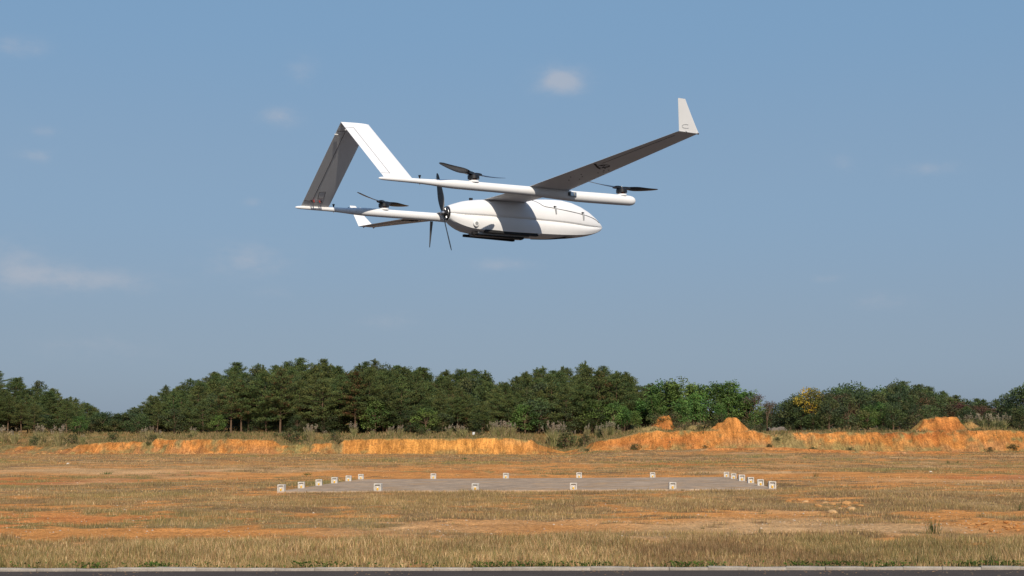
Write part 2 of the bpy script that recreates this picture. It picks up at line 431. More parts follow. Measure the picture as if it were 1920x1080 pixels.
def ground_material(name, sc, bump, rills=False):
    m, nt, b = mat_base(name, .95, .05)
    at = nt.nodes.new('ShaderNodeAttribute'); at.attribute_name = 'Col'
    n1 = nramp(nt, nnoise(nt, sc, 8, .7), [(.25, .6), (.75, 1.35)])
    n2 = nramp(nt, nnoise(nt, sc * 9, 6, .75), [(.34, .5), (.66, 1.45)])
    c = nmix(nt, 'MULTIPLY', 1.0, at.outputs['Color'], n1)
    c = nmix(nt, 'MULTIPLY', 1.0, c, n2)
    if rills:      # wash-outs run down the cut
        mp = nt.nodes.new('ShaderNodeMapping'); mp.inputs['Scale'].default_value = (4.2, 1.2, .45)
        tcr = nt.nodes.new('ShaderNodeTexCoord'); nt.links.new(tcr.outputs['Object'], mp.inputs[0])
        rl = nnoise(nt, 1.0, 5, .7, mp.outputs[0])
        c = nmix(nt, 'MULTIPLY', 1.0, c, nramp(nt, rl, [(.32, .58), (.62, 1.22)]))
    vo = nt.nodes.new('ShaderNodeTexVoronoi'); vo.inputs['Scale'].default_value = 9
    tc = nt.nodes.new('ShaderNodeTexCoord'); nt.links.new(tc.outputs['Object'], vo.inputs['Vector'])
    st = nramp(nt, vo.outputs['Distance'], [(.10, .55), (.16, 0.0)])
    c = nmix(nt, 'MIX', st, c, (.52, .40, .27))
    nt.links.new(c, b.inputs['Base Color'])
    nbump(nt, b, nnoise(nt, sc * 6, 10, .75), .8, bump)
    return m
M['field'] = ground_material('dry_field_soil', 1.1, .06)
M['bank'] = ground_material('cut_earth', .8, .2, True)

ys = [18.42]
while ys[-1] < 150: ys.append(ys[-1] + max(.09, .0011 * ys[-1] ** 1.45))
ys = np.array(ys[:-1] + [150.0])
xs = np.concatenate([np.arange(-95, -14, .45), np.arange(-14, 14, .14), np.arange(14, 95.1, .45)])
def field_z(X, Y):
    z = height(X, Y)
    b = bare(X, Y)
    z = z + (.05 * (fbm(X / .5, Y / .5, 15, 3) - .5) * b) * ss(19, 21, Y)
    p = pad_mask(X, Y, .2)
    pz = pad_z(X, Y)
    return np.where(p < 0, pz - .02, pz * (1 - np.clip(p / 1.5, .3, 1)) + z * np.clip(p / 1.5, .3, 1))
ground = tag(grid('field_ground', xs, ys, lambda X, Y, Z: field_colour(X, Y), M['field'], field_z), kind='structure')

# ---- the cut bank, the rise under the trees
def bank_colour(X, Y, Z):
    f, w = foot_y(X), steep(X)
    u = X / YF * F + 960
    t = (Y - f) / w
    z1 = fbm(X / 7, Z / 1.2, 81)[..., None]; z2 = fbm(X / .7, Z / 2.4 + X * .05, 83, 4)[..., None]; z3 = fbm(X / 2.5, Y / 2.5, 85)[..., None]
    yel = np.exp(-((u - 830) / 210) ** 2)[..., None]
    red = (np.exp(-((u - 1690) / 110) ** 2) * ss(.35, .9, t) + .5 * np.exp(-((u - 1250) / 120) ** 2) + .25)[..., None] * ss(.35, .7, z1)
    soil = ORANGE * (1 - yel) + OCHRE * yel
    soil = soil * (1 - .75 * np.clip(red, 0, 1) * (1 - yel)) + REDSOIL * .75 * np.clip(red, 0, 1) * (1 - yel)
    streak = (.6 * vnoise(X / .33, Z / 3 + 4, 84) + .4 * vnoise(X / .8, Z / 4, 94))[..., None]
    soil = soil * (.36 + .52 * z2 + .70 * streak)
    pale = (ss(.55, .8, fbm(X / 4, Z / 1.5, 95)) * ss(.3, .8, t))[..., None]
    soil = (soil * (1 - .3 * pale) + np.array([.66, .42, .19]) * .3 * pale) * np.array([.88, .83, .74])
    low = (1 - ss(.25, .6, t))[..., None] * (1 - yel) * ss(.4, .62, fbm(X / 3, Y / 1.5, 86))[..., None]
    soil = soil * (1 - .6 * low) + np.array([.36, .19, .085]) * .6 * low
    grass = (LITTER * .9 * (1 - z3) + OLIVE * z3) * (.7 + .6 * z2)
    yy1 = yel[..., 0]
    bn = bareness(X) + (1.0 * (fbm(X / 2.3, Z / .9, 87) - .5) + .9 * (fbm(X / .9, Z / .8 + 7, 88) - .5) - .08) * (1 - .8 * yy1)
    face = ss(-.16, .02, t + .3 * (fbm(X / 1.5, X * 0, 91) - .5)) * (1 - ss(.88, 1.02, t + .35 * (fbm(X / .8, X * 0 + 2, 92, 3) - .5))) * np.clip(ss(.3, .62, bn), 0, 1)
    # talus at the foot is partly overgrown
    face = face * (1 - .85 * np.exp(-((u - 1570) / 120) ** 2) * (1 - ss(.30, .55, t + .4 * (fbm(X / 1.2, Y / 2, 96) - .5))))
    face = face * (1 - .8 * ss(.5, .62, fbm(X / 1.8, Y / 1.1, 89)) * (1 - ss(.12, .38, t)))
    for mx, my, mh, rx, ry, sl in MOUNDS[:3]:
        d = np.sqrt(((X - mx) / rx) ** 2 + ((Y - my) / ry) ** 2)
        face = np.maximum(face, (1 - ss(.75, 1.0, d + .5 * (fbm(X / 1.1, Y / 1.1, 90) - .5))) * (Y < my + .5) * .95)
    track = np.exp(-((X - (cx(1032, YF) + (Y - 175) * .05)) / .55) ** 2) * (Y > 160) * (Y < 186) * .8
    plate = ss(1.0, 1.1, t) * ss(.5, .66, fbm(X / 5, Y / 9, 93)) * .35
    face = np.clip(np.maximum(np.maximum(face, track), plate), 0, 1)[..., None]
    far = field_colour(X, Y)
    stepm = (ss(159.6, 160.4, Y) * (1 - ss(161.4, 162.2, Y)) * ss(cx(1270, 165), cx(1330, 165), X) * (1 - ss(cx(1740, 165), cx(1800, 165), X)) * ss(.35, .55, fbm(X / 3, Y / 2, 18)))[..., None]
    far = far * (1 - stepm) + (ORANGE * .6 + REDSOIL * .4) * (.7 + .6 * z2) * stepm
    base = np.where((t < -.16)[..., None], far, grass)
    return soil * face + base * (1 - face)
yb = np.concatenate([np.arange(150, 159, 1.0), np.arange(159, 163, .3), np.arange(163, 169, 1.0), np.arange(169, 188, .22), np.arange(188, 206, 1.2), np.arange(206, 340, 7.0)])
xb = np.arange(-95, 95.1, .24)
bank = tag(grid('earth_bank', xb, yb, bank_colour, M['bank'], height), kind='structure')

# ---- land beyond, to the horizon
def far_col(X, Y, Z): return np.broadcast_to(np.array([.07, .08, .035]), X.shape + (3,)) * (.7 + .6 * fbm(X / 300, Y / 300, 99))[..., None]
M['land'] = vcol_mat('distant_land', .95, .05, (.01, 5), .3)
def far_z(X, Y):
    r = np.hypot(X, Y)
    return -1.0 + 95 * ss(2400, 4200, Y) * (.35 + .9 * fbm(X / 1500, X * 0 + 2.0, 97)) * ss(1500, 3000, r)
far = tag(grid('distant_land', np.linspace(-6000, 6000, 121), np.linspace(-3000, 6000, 91), far_col, M['land'], far_z), kind='structure')

# ------------------------------------------------------------------ runway and kerb
m, nt, b = mat_base('asphalt', .95, .02)
n1 = nramp(nt, nnoise(nt, 260, 4, .7), [(.3, .5), (.72, 1.6)]); n2 = nramp(nt, nnoise(nt, 1.3, 5), [(.3, .85), (.7, 1.15)])
nt.links.new(nmix(nt, 'MULTIPLY', 1, nmix(nt, 'MULTIPLY', 1, (.082, .068, .060), n1), n2), b.inputs['Base Color'])
nbump(nt, b, nnoise(nt, 240, 3, .6), .6, .006)
M['asphalt'] = m
rx = np.linspace(-120, 120, 61)
mb = MB()
for i in range(60):
    a, c = rx[i], rx[i + 1]
    mb.add([(a, -60, 0.002), (c, -60, 0.002), (c, float(kerb_y(c)) - .062, 0.002), (a, float(kerb_y(a)) - .062, 0.002)], [(0, 1, 2, 3)])
runway = tag(mb.build('runway', M['asphalt'], sharp=None), kind='structure')
m, nt, b = mat_base('kerb_concrete', .95, .05)
n1 = nramp(nt, nnoise(nt, 3, 6, .7), [(.3, .6), (.7, 1.1)]); n2 = nramp(nt, nnoise(nt, 60, 5, .7), [(.3, .75), (.7, 1.15)])
oi = nt.nodes.new('ShaderNodeObjectInfo'); mr = nt.nodes.new('ShaderNodeMapRange'); mr.inputs[3].default_value = .93; mr.inputs[4].default_value = 1.06
nt.links.new(oi.outputs['Random'], mr.inputs[0])
c = nmix(nt, 'MULTIPLY', 1, nmix(nt, 'MULTIPLY', 1, (.40, .355, .30), n1), n2)
hs = nt.nodes.new('ShaderNodeHueSaturation'); nt.links.new(c, hs.inputs['Color']); nt.links.new(mr.outputs[0], hs.inputs['Value'])
nt.links.new(hs.outputs[0], b.inputs['Base Color'])
nbump(nt, b, nnoise(nt, 90, 5, .7), .5, .004)
M['kerb'] = m
kerb = tag(empty('kerb', (0, KERB_Y0, 0), KERB_A), kind='structure')
def kerb_block(j):
    r = random.Random(j); L, W, H, c = .496, .10, .1, .012
    ring = [(-W / 2, -H), (-W / 2, -c), (-W / 2 + c, 0), (W / 2 - c, 0), (W / 2, -c), (W / 2, -H)]
    rings = []
    for k in range(5):
        x = -L / 2 + L * k / 4
        e = 1 if 0 < k < 4 else .86
        rings.append([(x + r.uniform(-.002, .002), p * e + r.uniform(-.004, .004), q + (r.uniform(-.004, .002) if q > -.05 else 0)) for p, q in ring])
    return MB().loft(rings).build('kerb_stone', M['kerb'], kerb, 40)
protos = [kerb_block(j) for j in range(5)]
for i in range(64):
    x = (i - 31.5) * .5
    o = protos[i] if i < 5 else protos[i % 5].copy()
    if i >= 5: COL.objects.link(o)
    o.parent = kerb
    o.location = (x, random.uniform(-.008, .008), .042 + random.uniform(-.008, .006)); o.rotation_euler = (random.uniform(-.03, .03), random.uniform(-.012, .012), random.uniform(-.012, .012))

# ------------------------------------------------------------------ landing pad and its light housings
m, nt, b = mat_base('pad_concrete', .95, .02)
n1 = nramp(nt, nnoise(nt, .35, 8, .7), [(.3, .72), (.7, 1.12)]); n2 = nramp(nt, nnoise(nt, 14, 6, .7), [(.3, .75), (.7, 1.2)])
nt.links.new(nmix(nt, 'MULTIPLY', 1, nmix(nt, 'MULTIPLY', 1, (.53, .395, .275), n1), n2), b.inputs['Base Color'])
dirt = nramp(nt, nnoise(nt, .55, 9, .72), [(.50, 0.0), (.66, .75)])
old = b.inputs['Base Color'].links[0].from_socket
stain = nramp(nt, nnoise(nt, 2.2, 6, .6), [(.42, .72), (.6, 1.0)])
nt.links.new(nmix(nt, 'MULTIPLY', 1, nmix(nt, 'MIX', dirt, old, (.52, .30, .13)), stain), b.inputs['Base Color'])
nbump(nt, b, nnoise(nt, 30, 6, .7), .5, .01)
M['pad'] = m
mb = MB(); h = PS / 2 + .12
rings = []
for zz, e in ((-.15, 0), (.035, 0), (.05, .02)):
    rings.append([(sx * (h - e), sy * (h - e), zz) for sx, sy in ((-1, -1), (1, -1), (1, 1), (-1, 1))])
pad = tag(mb.loft(rings).build('landing_pad', M['pad'], None, 30, (pc.x, pc.y, 0)), kind='structure')
pad.rotation_euler = (math.atan(PAD_TY), -math.atan(PAD_TX), ang)
M['housing'] = solid('painted_concrete', (.66, .62, .55), .85, var=.4, scale=9)
M['housing_back'] = solid('grey_backplate', (.60, .57, .53), .7, var=.2)
M['lamp_yellow'] = solid('amber_lamp_glass', (.75, .42, .03), .25, spec=.5)
def make_marker():
    root = empty('light_housing')
    s, t, d = .228, .036, .19
    mb = MB()   # n-shaped concrete hood: outline swept through its depth, edges chamfered
    o = [(-s / 2, 0), (-s / 2, s - .012), (-s / 2 + .012, s), (s / 2 - .012, s), (s / 2, s - .012), (s / 2, 0), (s / 2 - t, 0), (s / 2 - t, s - t), (-s / 2 + t, s - t), (-s / 2 + t, 0)]
    mb.loft([[(x, -d / 2, z) for x, z in o], [(x, d / 2, z) for x, z in o]])
    mb.build('hood', M['housing'], root, 30)
    MB().box((0, -d / 2 + .062, (s - t) / 2), (s - 2 * t - .004, .02, s - t - .004)).build('back_plate', M['housing_back'], root, 30)
    MB().box((0, -d / 2 + .036, .012), (s - 2 * t - .01, .056, .024)).build('base_plate', M['housing_back'], root, 30)
    lamp = MB().tube([(0, -.068, .02), (0, -.068, .07), (0, -.068, .095), (0, -.068, .105)], [.034, .032, .025, .008], 14).build('lamp', M['lamp_yellow'], root, 40)
    MB().tube([(0, -.068, .104), (0, -.068, .118)], [.016, .012], 10).build('cap', M['metal'], lamp, 40)
    return root
proto = make_marker()
marks = []
for i in range(6): marks.append((i / 5, 0, 'front', i))
for i in range(6): marks.append((i / 5, 1, 'back', i))
for i in range(1, 5): marks.append((0, i / 5, 'left', i)); marks.append((1, i / 5, 'right', i))
ORD = ['first', 'second', 'third', 'fourth', 'fifth', 'sixth']
for k, (a, c, side, i) in enumerate(marks):
    o = proto if k == 0 else copy_tree(proto)
    e = PS
    p = Matrix.Rotation(ang, 3, 'Z') @ Vector(((a - .5) * e, (c - .5) * e, 0))
    o.location = (pc.x + p.x, pc.y + p.y, .047 + float(pad_z(pc.x + p.x, pc.y + p.y)))
    o.rotation_euler = (random.uniform(-.03, .03), random.uniform(-.035, .035), ang + random.uniform(-.12, .12)); o.scale = (random.uniform(.94, 1.04),) * 3
    if side in ('front', 'back'):
        lab = 'white light housing with amber lamp, %s from left in the %s pad row' % (ORD[i], 'near' if side == 'front' else 'far')
    else:
        lab = 'white light housing with amber lamp, %s pad edge, %s from near corner' % (side, ORD[i])
    tag(o, lab, 'pad light', 'light housings around the concrete pad')

# ------------------------------------------------------------------ the drone (body frame: x forward, y to port, z up)
YAW, PITCH, ROLL, DIST, DU, DV = 33.116, 1.231, -0.619, 8.5616, 938.11, 384.79
Rb = Matrix.Rotation(rad(YAW), 3, 'Z') @ Matrix.Rotation(-rad(PITCH), 3, 'Y') @ Matrix.Rotation(rad(ROLL), 3, 'X')
dx_, dz_ = (DU - 960) / F * DIST, -(DV - 540) / F * DIST
drone = empty('drone', (dx_, DIST * math.cos(TILT) - dz_ * math.sin(TILT), CAM_Z + DIST * math.sin(TILT) + dz_ * math.cos(TILT)))
drone.rotation_euler = Rb.to_euler()
tag(drone, 'white twin-boom drone with inverted V tail flying above the runway', 'drone')

# fuselage: x, top, ridge, chine, bottom, half-width at ridge, half-width at chine
FUS = np.array([
    [-.374, -.031, -.070, -.104, -.115, .042, .034], [-.360, -.024, -.071, -.118, -.128, .050, .041], [-.330, -.014, -.073, -.136, -.147, .064, .053],
    [-.290, -.001, -.075, -.152, -.165, .078, .066], [-.250, .008, -.076, -.163, -.176, .088, .076], [-.180, .018, -.077, -.171, -.184, .099, .087],
    [-.100, .025, -.079, -.174, -.188, .107, .095], [.050, .036, -.080, -.174, -.190, .112, .100], [.200, .047, -.081, -.173, -.189, .112, .100],
    [.330, .056, -.083, -.171, -.185, .110, .097], [.420, .058, -.085, -.168, -.180, .106, .092], [.500, .048, -.088, -.163, -.173, .098, .084],
    [.570, .028, -.091, -.156, -.164, .086, .072], [.630, .002, -.092, -.146, -.153, .071, .058], [.680, -.028, -.092, -.133, -.139, .053, .043],
    [.715, -.052, -.091, -.121, -.126, .036, .029], [.740, -.072, -.090, -.109, -.113, .019, .015], [.757, -.086, -.089, -.094, -.095, .004, .004]])
def fus_at(x): return [np.interp(x, FUS[:, 0], FUS[:, i]) for i in range(1, 7)]
def fus_section(x):
    zt, zr, zc, zb, wr, wc = fus_at(x)
    pts = []
    for k in range(13):          # crown, top centre -> ridge
        a = math.pi / 2 * k / 12
        pts.append((wr * math.sin(a) ** .86, zr + (zt - zr) * math.cos(a) ** .78 if k < 12 else zr))
    g = min(1, wr / .08)
    pts.append((wr - .0015 * g, zr - .004 * g)); pts.append((wr - .010 * g, zr - .011 * g))
    for k in range(1, 8):        # side below the ridge: shallow hollow, then a bulge down to the chine
        t = k / 7
        z = (zr - .011 * g) + (zc - zr + .011 * g) * t
        y = (wr - .010 * g) + (wc - wr + .010 * g) * t + .010 * g * math.sin(math.pi * t ** .8)
        pts.append((y, z))
    for k in range(1, 6):        # belly
        t = k / 5
        pts.append((wc * (1 - t), zc + (zb - zc) * math.sin(math.pi / 2 * t) ** .7))
    return pts
def surf_y(x, z):
    p = fus_section(x)
    zs_, ys_ = [q[1] for q in p][::-1], [q[0] for q in p][::-1]
    return float(np.interp(z, zs_, ys_))
fx = np.concatenate([np.linspace(-.374, -.25, 8)[:-1], np.linspace(-.25, .5, 22)[:-1], np.linspace(.5, .757, 16)])
# smooth the station table so the loft has no kinks
def smooth_interp(x, xs_, ys_):
    h = .03; return sum(np.interp(x + d, xs_, ys_) * w for d, w in ((-h, .25), (0, .5), (h, .25)))
rings = []
for x in fx:
    half_ = fus_section(x)
    rings.append([(x, -y, z) for y, z in half_] + [(x, y, z) for y, z in half_[-2:0:-1]])
fus = MB().loft(rings).build('fuselage', M['white'], drone, 32)
# hatch seam that runs from the wing root over the side to the nose
seam = [(.176, .036), (.195, .030), (.212, .022), (.228, .011), (.242, .000), (.262, -.006), (.31, -.010), (.36, -.0145), (.43, -.021), (.49, -.027), (.55, -.033), (.60, -.039), (.64, -.046), (.67, -.053), (.695, -.062), (.71, -.069)]
for s in (-1, 1):
    pts = []
    for x, z in seam: pts.append((x, s * (surf_y(x, z) + .0004), z))
    MB().tube(pts, .0022, 6).build('hatch_seam', M['panel_gap'], fus)
# over-centre latches across the seam
for s in (-1, 1):
    for x, zm in ((.332, -.0125), (.552, -.034)):
        l = empty('hatch_latch'); l.parent = drone
        n = []
        z0, z1 = zm + .013, zm - .034
        y0, y1 = surf_y(x, z0), surf_y(x, z1)
        d = Vector((0, s * (y1 - y0), z1 - z0)); ang_l = math.atan2(-s * d.y, -d.z)
        base = MB().tube([(x, s * (y0 + .003), z0), (x, s * (surf_y(x, zm - .01) + .0045), zm - .01), (x, s * (y1 + .003), z1)], [.0048, .006, .004], 8).build('lever', M['grey_plastic'], None)
        base.parent = l
        hk = MB().box((x - .001, s * (y0 + .004), z0 - .002), (.016, .008, .010)).build('hook', M['black'], None, 30); hk.parent = l
# round port on the rear side
for s in (-1, 1):
    x, z = -.228, -.137; y = surf_y(x, z)
    MB().tube([(x, s * (y - .006), z), (x, s * (y + .004), z), (x, s * (y + .007), z)], [.021, .0195, .015], 24).build('port_ring', M['white'], fus, 40)
    MB().tube([(x, s * (y + .004), z), (x, s * (y + .0082), z)], [.0115, .0105], 20).build('port_plug', M['grey_plastic'], fus, 40)
# belly: payload plate, two skid rails, strap, white stud, top antenna stub
MB().box((-.02, 0, -.1885), (.36, .13, .014)).build('payload_plate', M['grey_plastic'], fus, 30)
for s in (-1, 1):
    MB().loft([[(x, s * (.086 + yy), zc_ + zz) for yy, zz in ((-.011, -.008), (.011, -.008), (.011, .008), (-.011, .008))] for x, zc_ in ((-.168, -.1775), (-.160, -.178), (.198, -.1815), (.206, -.181))]).build('skid_rail', M['rubber'], fus, 30)
    MB().loft([[(x, s * (.050 + yy), zc_ + zz) for yy, zz in ((-.010, -.007), (.010, -.007), (.010, .007), (-.010, .007))] for x, zc_ in ((-.234, -.191), (-.228, -.1915), (.118, -.2005), (.124, -.2)) ]).build('skid_rail', M['rubber'], fus, 30)
MB().loft([[(x + (y_ * -.9), y_, -.1805 - .006 * (1 - (abs(y_) / .095) ** 2) + dz2) for x, dz2 in ((.36, 0), (.395, .001), (.395, .004), (.36, .004))] for y_ in np.linspace(-.094, .094, 9)]).build('belly_strap', M['rubber'], fus, 30)
MB().tube([(.205, -.098, -.176), (.205, -.104, -.178)], [.005, .003], 10).build('stud', M['white'], fus)
MB().box((-.195, .02, .026), (.022, .008, .014)).build('vent_stub', M['black'], fus, 30)

# ---- wing
def airfoil(te, chord, z, thick=.125, n=12, camber=.015):
    """closed ring of (x, z) points; underside nearly flat at z"""
    up, lo = [], []
    for k in range(n + 1):
        t = (1 - math.cos(math.pi * k / n)) / 2          # 0 trailing edge .. 1 leading edge
        q = 1 - t
        th = thick * (1.4845 * math.sqrt(q) - .63 * q - 1.758 * q * q + 1.4215 * q ** 3 - .518 * q ** 4) if q > 0 else 0
        cm = camber * math.sin(math.pi * t)
        up.append((te + chord * t, z + chord * (cm + th * .72 + .018)))
        lo.append((te + chord * t, z + chord * (cm * .2 - th * .28 + .018 + (.0 if 0 < k < n else 0))))
    return lo + up[::-1][1:-1] if False else lo + up[-2:0:-1] + [(te, z + chord * .022)]
ZW = .0115
def wing_ring(y, te, chord, z, thick=.125): return [(x, y, zz) for x, zz in airfoil(te, chord, z, thick)]
stations = []
B_ = .5249
for y in np.linspace(-1.75, 1.75, 41):
    a = max(0, (abs(y) - B_) / (1.75 - B_))
    te, le, z = -.147 + a * .088, .132 - a * .062, ZW + a * (.1065 - ZW)
    stations.append(wing_ring(y, te, le - te, z, .125 - .02 * a))
wing = MB().loft(stations).build('wing', M['white'], drone, 40)
for s in (-1, 1):
    rr = []
    for k in range(9):
        t = k / 8
        bl = min(1, t / .18)
        y = s * (1.75 + .051 * t); z = .1065 + .1535 * t
        te = -.059 - .043 * t; ch = .130 + (.046 - .130) * t ** .92
        th = .11
        ring_ = []
        for x, zz in airfoil(te, ch, 0, th):
            ring_.append((x, y + s * (-zz * 1.0), z))
        rr.append(ring_)
    wl_ = MB().loft(rr).build('winglet', M['white'], drone, 40)
    # oval blister and the two fixing screws at the winglet foot
    ov = []
    for a in np.linspace(.35 * math.pi, 1.75 * math.pi, 15):
        xx, zz = -.022 + .026 * math.cos(a), .134 + .009 * math.sin(a)
        ov.append((xx, s * (1.75 + .051 * (zz - .1065) / .1535 + .0012), zz))
    MB().tube(ov, .0006, 5).build('fairing_seam', M['grey_plastic'], wl_)
    for x in (-.018, .060): MB().tube([(x, s * 1.748, .1075), (x, s * 1.756, .1035)], [.0055, .0045], 8).build('screw', M['metal'], wl_, 40)
def wing_under(y, f):
    """point on the wing underside at span y, chord fraction f from the trailing edge"""
    a = max(0, (abs(y) - B_) / (1.75 - B_))
    te, le, z = -.147 + a * .088, .132 - a * .062, ZW + a * (.1065 - ZW)
    ch = le - te; af = airfoil(te, ch, z, .125 - .02 * a)[:13]
    x = te + ch * f
    return Vector((x, y, float(np.interp(x, [q[0] for q in af], [q[1] for q in af])) - .0008))
# underside: dark curved emblem, wire-thin drawing next to it, screw heads, aileron gap
for s in (-1, 1):
    arc = [wing_under(s * (1.075 - .070 * t - .01 * math.sin(math.pi * t)), .10 + .42 * t ** .8 + 0 * t) for t in np.linspace(0, 1, 12)]
    MB().tube(arc, [.0055 - .0028 * k / 11 for k in range(12)], 6).build('emblem_arc', M['panel_gap'], wing)
    ov = [wing_under(s * (1.055 + .032 * math.sin(a)), .46 + .15 * math.cos(a)) for a in np.linspace(0, 2 * math.pi, 21)]
    MB().tube(ov, .0016, 5, cap=False).build('emblem_ring', M['panel_gap'], wing)
    st = [wing_under(s * (1.055 + .03 * math.sin(a * 2.4 * math.pi) * (1 - .5 * a)), .36 + .22 * a) for a in np.linspace(0, 1, 14)]
    MB().tube(st, .0017, 5).build('emblem_stroke', M['panel_gap'], wing)
    for y, f in ((.985, .70), (1.0, .80), (.955, .78), (.93, .70), (.80, .32), (.83, .55), (.78, .62), (.87, .40), (.74, .45), (1.02, .62)):
        p = wing_under(s * y, f); MB().tube([p + Vector((0, 0, .001)), p - Vector((0, 0, .0012))], [.0042, .0034], 8).build('screw', M['black'], wing)
    gap = [wing_under(s * y, .24) for y in np.linspace(1.10, 1.68, 8)]
    MB().tube(gap, .0009, 5).build('aileron_gap', M['panel_gap'], wing)

# ---- booms
BOOM = np.array([[-1.1015, .0015, -.0095], [-1.097, .0050, -.0095], [-1.085, .0078, -.009], [-1.065, .0098, -.0085], [-.98, .0118, -.0075], [-.894, .0132, -.0068], [-.84, .0142, -.0068], [-.776, .0168, -.0075],
                 [-.70, .0222, -.0072], [-.641, .0248, -.007], [-.50, .0252, -.007], [-.258, .0255, -.007], [-.115, .0270, -.0075], [.05, .0295, -.012], [.184, .0310, -.0150], [.30, .0316, -.0140], [.415, .0316, -.0128], [.52, .0305, -.0125],
                 [.572, .0295, -.0125], [.590, .0262, -.0125], [.602, .0205, -.0125], [.609, .0130, -.0125], [.6124, .0030, -.0125]])
def boom_at(x): return float(np.interp(x, BOOM[:, 0], BOOM[:, 1])), float(np.interp(x, BOOM[:, 0], BOOM[:, 2]))
booms = {}
bx_ = sorted(set(list(BOOM[:, 0]) + list(np.linspace(-1.0, .55, 24))))
for s in (-1, 1):
    rings = []
    for x in bx_:
        r, zc_ = boom_at(x)
        rings.append([(x, s * B_ + r * math.cos(a), zc_ + r * math.sin(a)) for a in np.linspace(0, 2 * math.pi, 25)[:-1]])
    bo = MB().loft(rings).build('boom', M['white'], drone, 40); booms[s] = bo
    # wing-to-boom joint clamp (buckle) just ahead of the wing
    for side in (-1, 1):
        ck = empty('joint_clamp'); ck.parent = drone
        yo = s * B_ + side * .0305
        for (n_, c_, d_, mt) in (('clamp_body', (.138, yo, -.010), (.050, .007, .026), 'grey_plastic'), ('buckle', (.130, yo + side * .0045, -.009), (.020, .006, .022), 'metal'), ('buckle', (.155, yo + side * .0045, -.012), (.010, .006, .018), 'metal'), ('hook', (.112, yo + side * .003, -.010), (.010, .006, .020), 'black')):
            q = MB().box(c_, d_).build(n_, M[mt], None, 30); q.parent = ck
    an = MB().tube([(-.852, s * B_, .006), (-.852, s * B_, .016), (-.852, s * B_, .020), (-.852, s * B_, .026)], [.0042, .0042, .0072, .0078], 12).build('antenna', M['black'], bo, 40)
    MB().tube([(-.852, s * B_, -.020), (-.852, s * B_, -.027)], [.003, .002], 8).build('antenna', M['grey_plastic'], bo, 40)
    MB().tube([(-.752, s * B_, .010), (-.752, s * B_, .0145)], [.0045, .003], 8).build('screw', M['black'], bo, 40)
# blade aerial hanging below the port boom
MB().loft([[(-.175 + wx - .018 * t, B_ + wy, -.036 - .165 * t) for wx, wy in ((-.012 * (1 - .72 * t), 0), (0, -.003), (.010 * (1 - .72 * t), 0), (0, .003))] for t in np.linspace(0, 1, 7)]).build('blade_aerial', M['carbon'], booms[1], 40)

# ---- inverted V tail: two panels that meet above the centre line
def tail_ring(t, s):
    """t 0 at the boom, 1 at the apex"""
    y = s * B_ * (1 - t); z = .000 + (.4086 - .004) * t
    te = -1.067 + .009 * t; ch = .1777
    nrm = Vector((0, s * .405, .5249)).normalized()       # outward normal of the panel
    ring_ = []
    for x, zz in airfoil(te, ch, 0, .085, 10, .0):
        ring_.append(tuple(Vector((x, y, z)) + nrm * (zz - .006)))
    return ring_
tails = {}
for s in (-1, 1):
    ts = [0.0] + list(np.linspace(.04, .96, 12)) + [1.0]
    tp = MB().loft([tail_ring(t, s) for t in ts]).build('tail_fin', M['white'], drone, 40); tails[s] = tp
    nrm = Vector((0, s * .405, .5249)).normalized()
    for side in (1, -1):
        def tp_pt(t, f):
            r_ = tail_ring(t, s); lo = r_[:11]; x = r_[0][0] + .1777 * f
            y = s * B_ * (1 - t); z = .4046 * t
            sec = airfoil(r_[0][0], .1777, 0, .085, 10, .0)
            loz = float(np.interp(x, [q[0] for q in sec[:11]], [q[1] for q in sec[:11]]))
            upx = sec[10:][::-1]; upz = float(np.interp(x, [q[0] for q in upx], [q[1] for q in upx]))
            return Vector((x, y, z)) + nrm * ((upz if side > 0 else loz) - .006 + side * .0003)
        MB().tube([tp_pt(t, .30) for t in np.linspace(.075, .90, 8)], .0011, 5).build('rudder_gap', M['panel_gap'], tp)
        MB().tube([tp_pt(.90, f) for f in np.linspace(.02, .30, 5)], .0011, 5).build('rudder_gap', M['panel_gap'], tp)
        MB().tube([tp_pt(.075, f) for f in np.linspace(.02, .30, 5)], .0011, 5).build('rudder_gap', M['panel_gap'], tp)
        if side < 0:
            # servo hatch outline, push rod and horn on the inner face
            q = [tp_pt(t, f) for t, f in ((.11, .46), (.19, .40), (.20, .62), (.12, .66), (.11, .46))]
            MB().tube(q, .0012, 5, cap=False).build('servo_cover', M['panel_gap'], tp)
            a_, b_ = tp_pt(.085, .26) - nrm * .014, tp_pt(.085, .62) - nrm * .012
            MB().tube([a_, b_], .0022, 6).build('push_rod', M['metal'], tp)
            for f, mm in ((.26, 'black'), (.34, 'red'), (.55, 'red'), (.62, 'black')):
                p = tp_pt(.085, f); MB().tube([p + nrm * .002, p - nrm * .018], [.0042, .0030], 6).build('control_horn', M[mm], tp, 30)
    p = Vector(tail_ring(.865, s)[0]); MB().box(p + Vector((.004, 0, 0)) - nrm * .005, (.022, .003, .004)).build('trim_tab', M['white'], tp, 30)

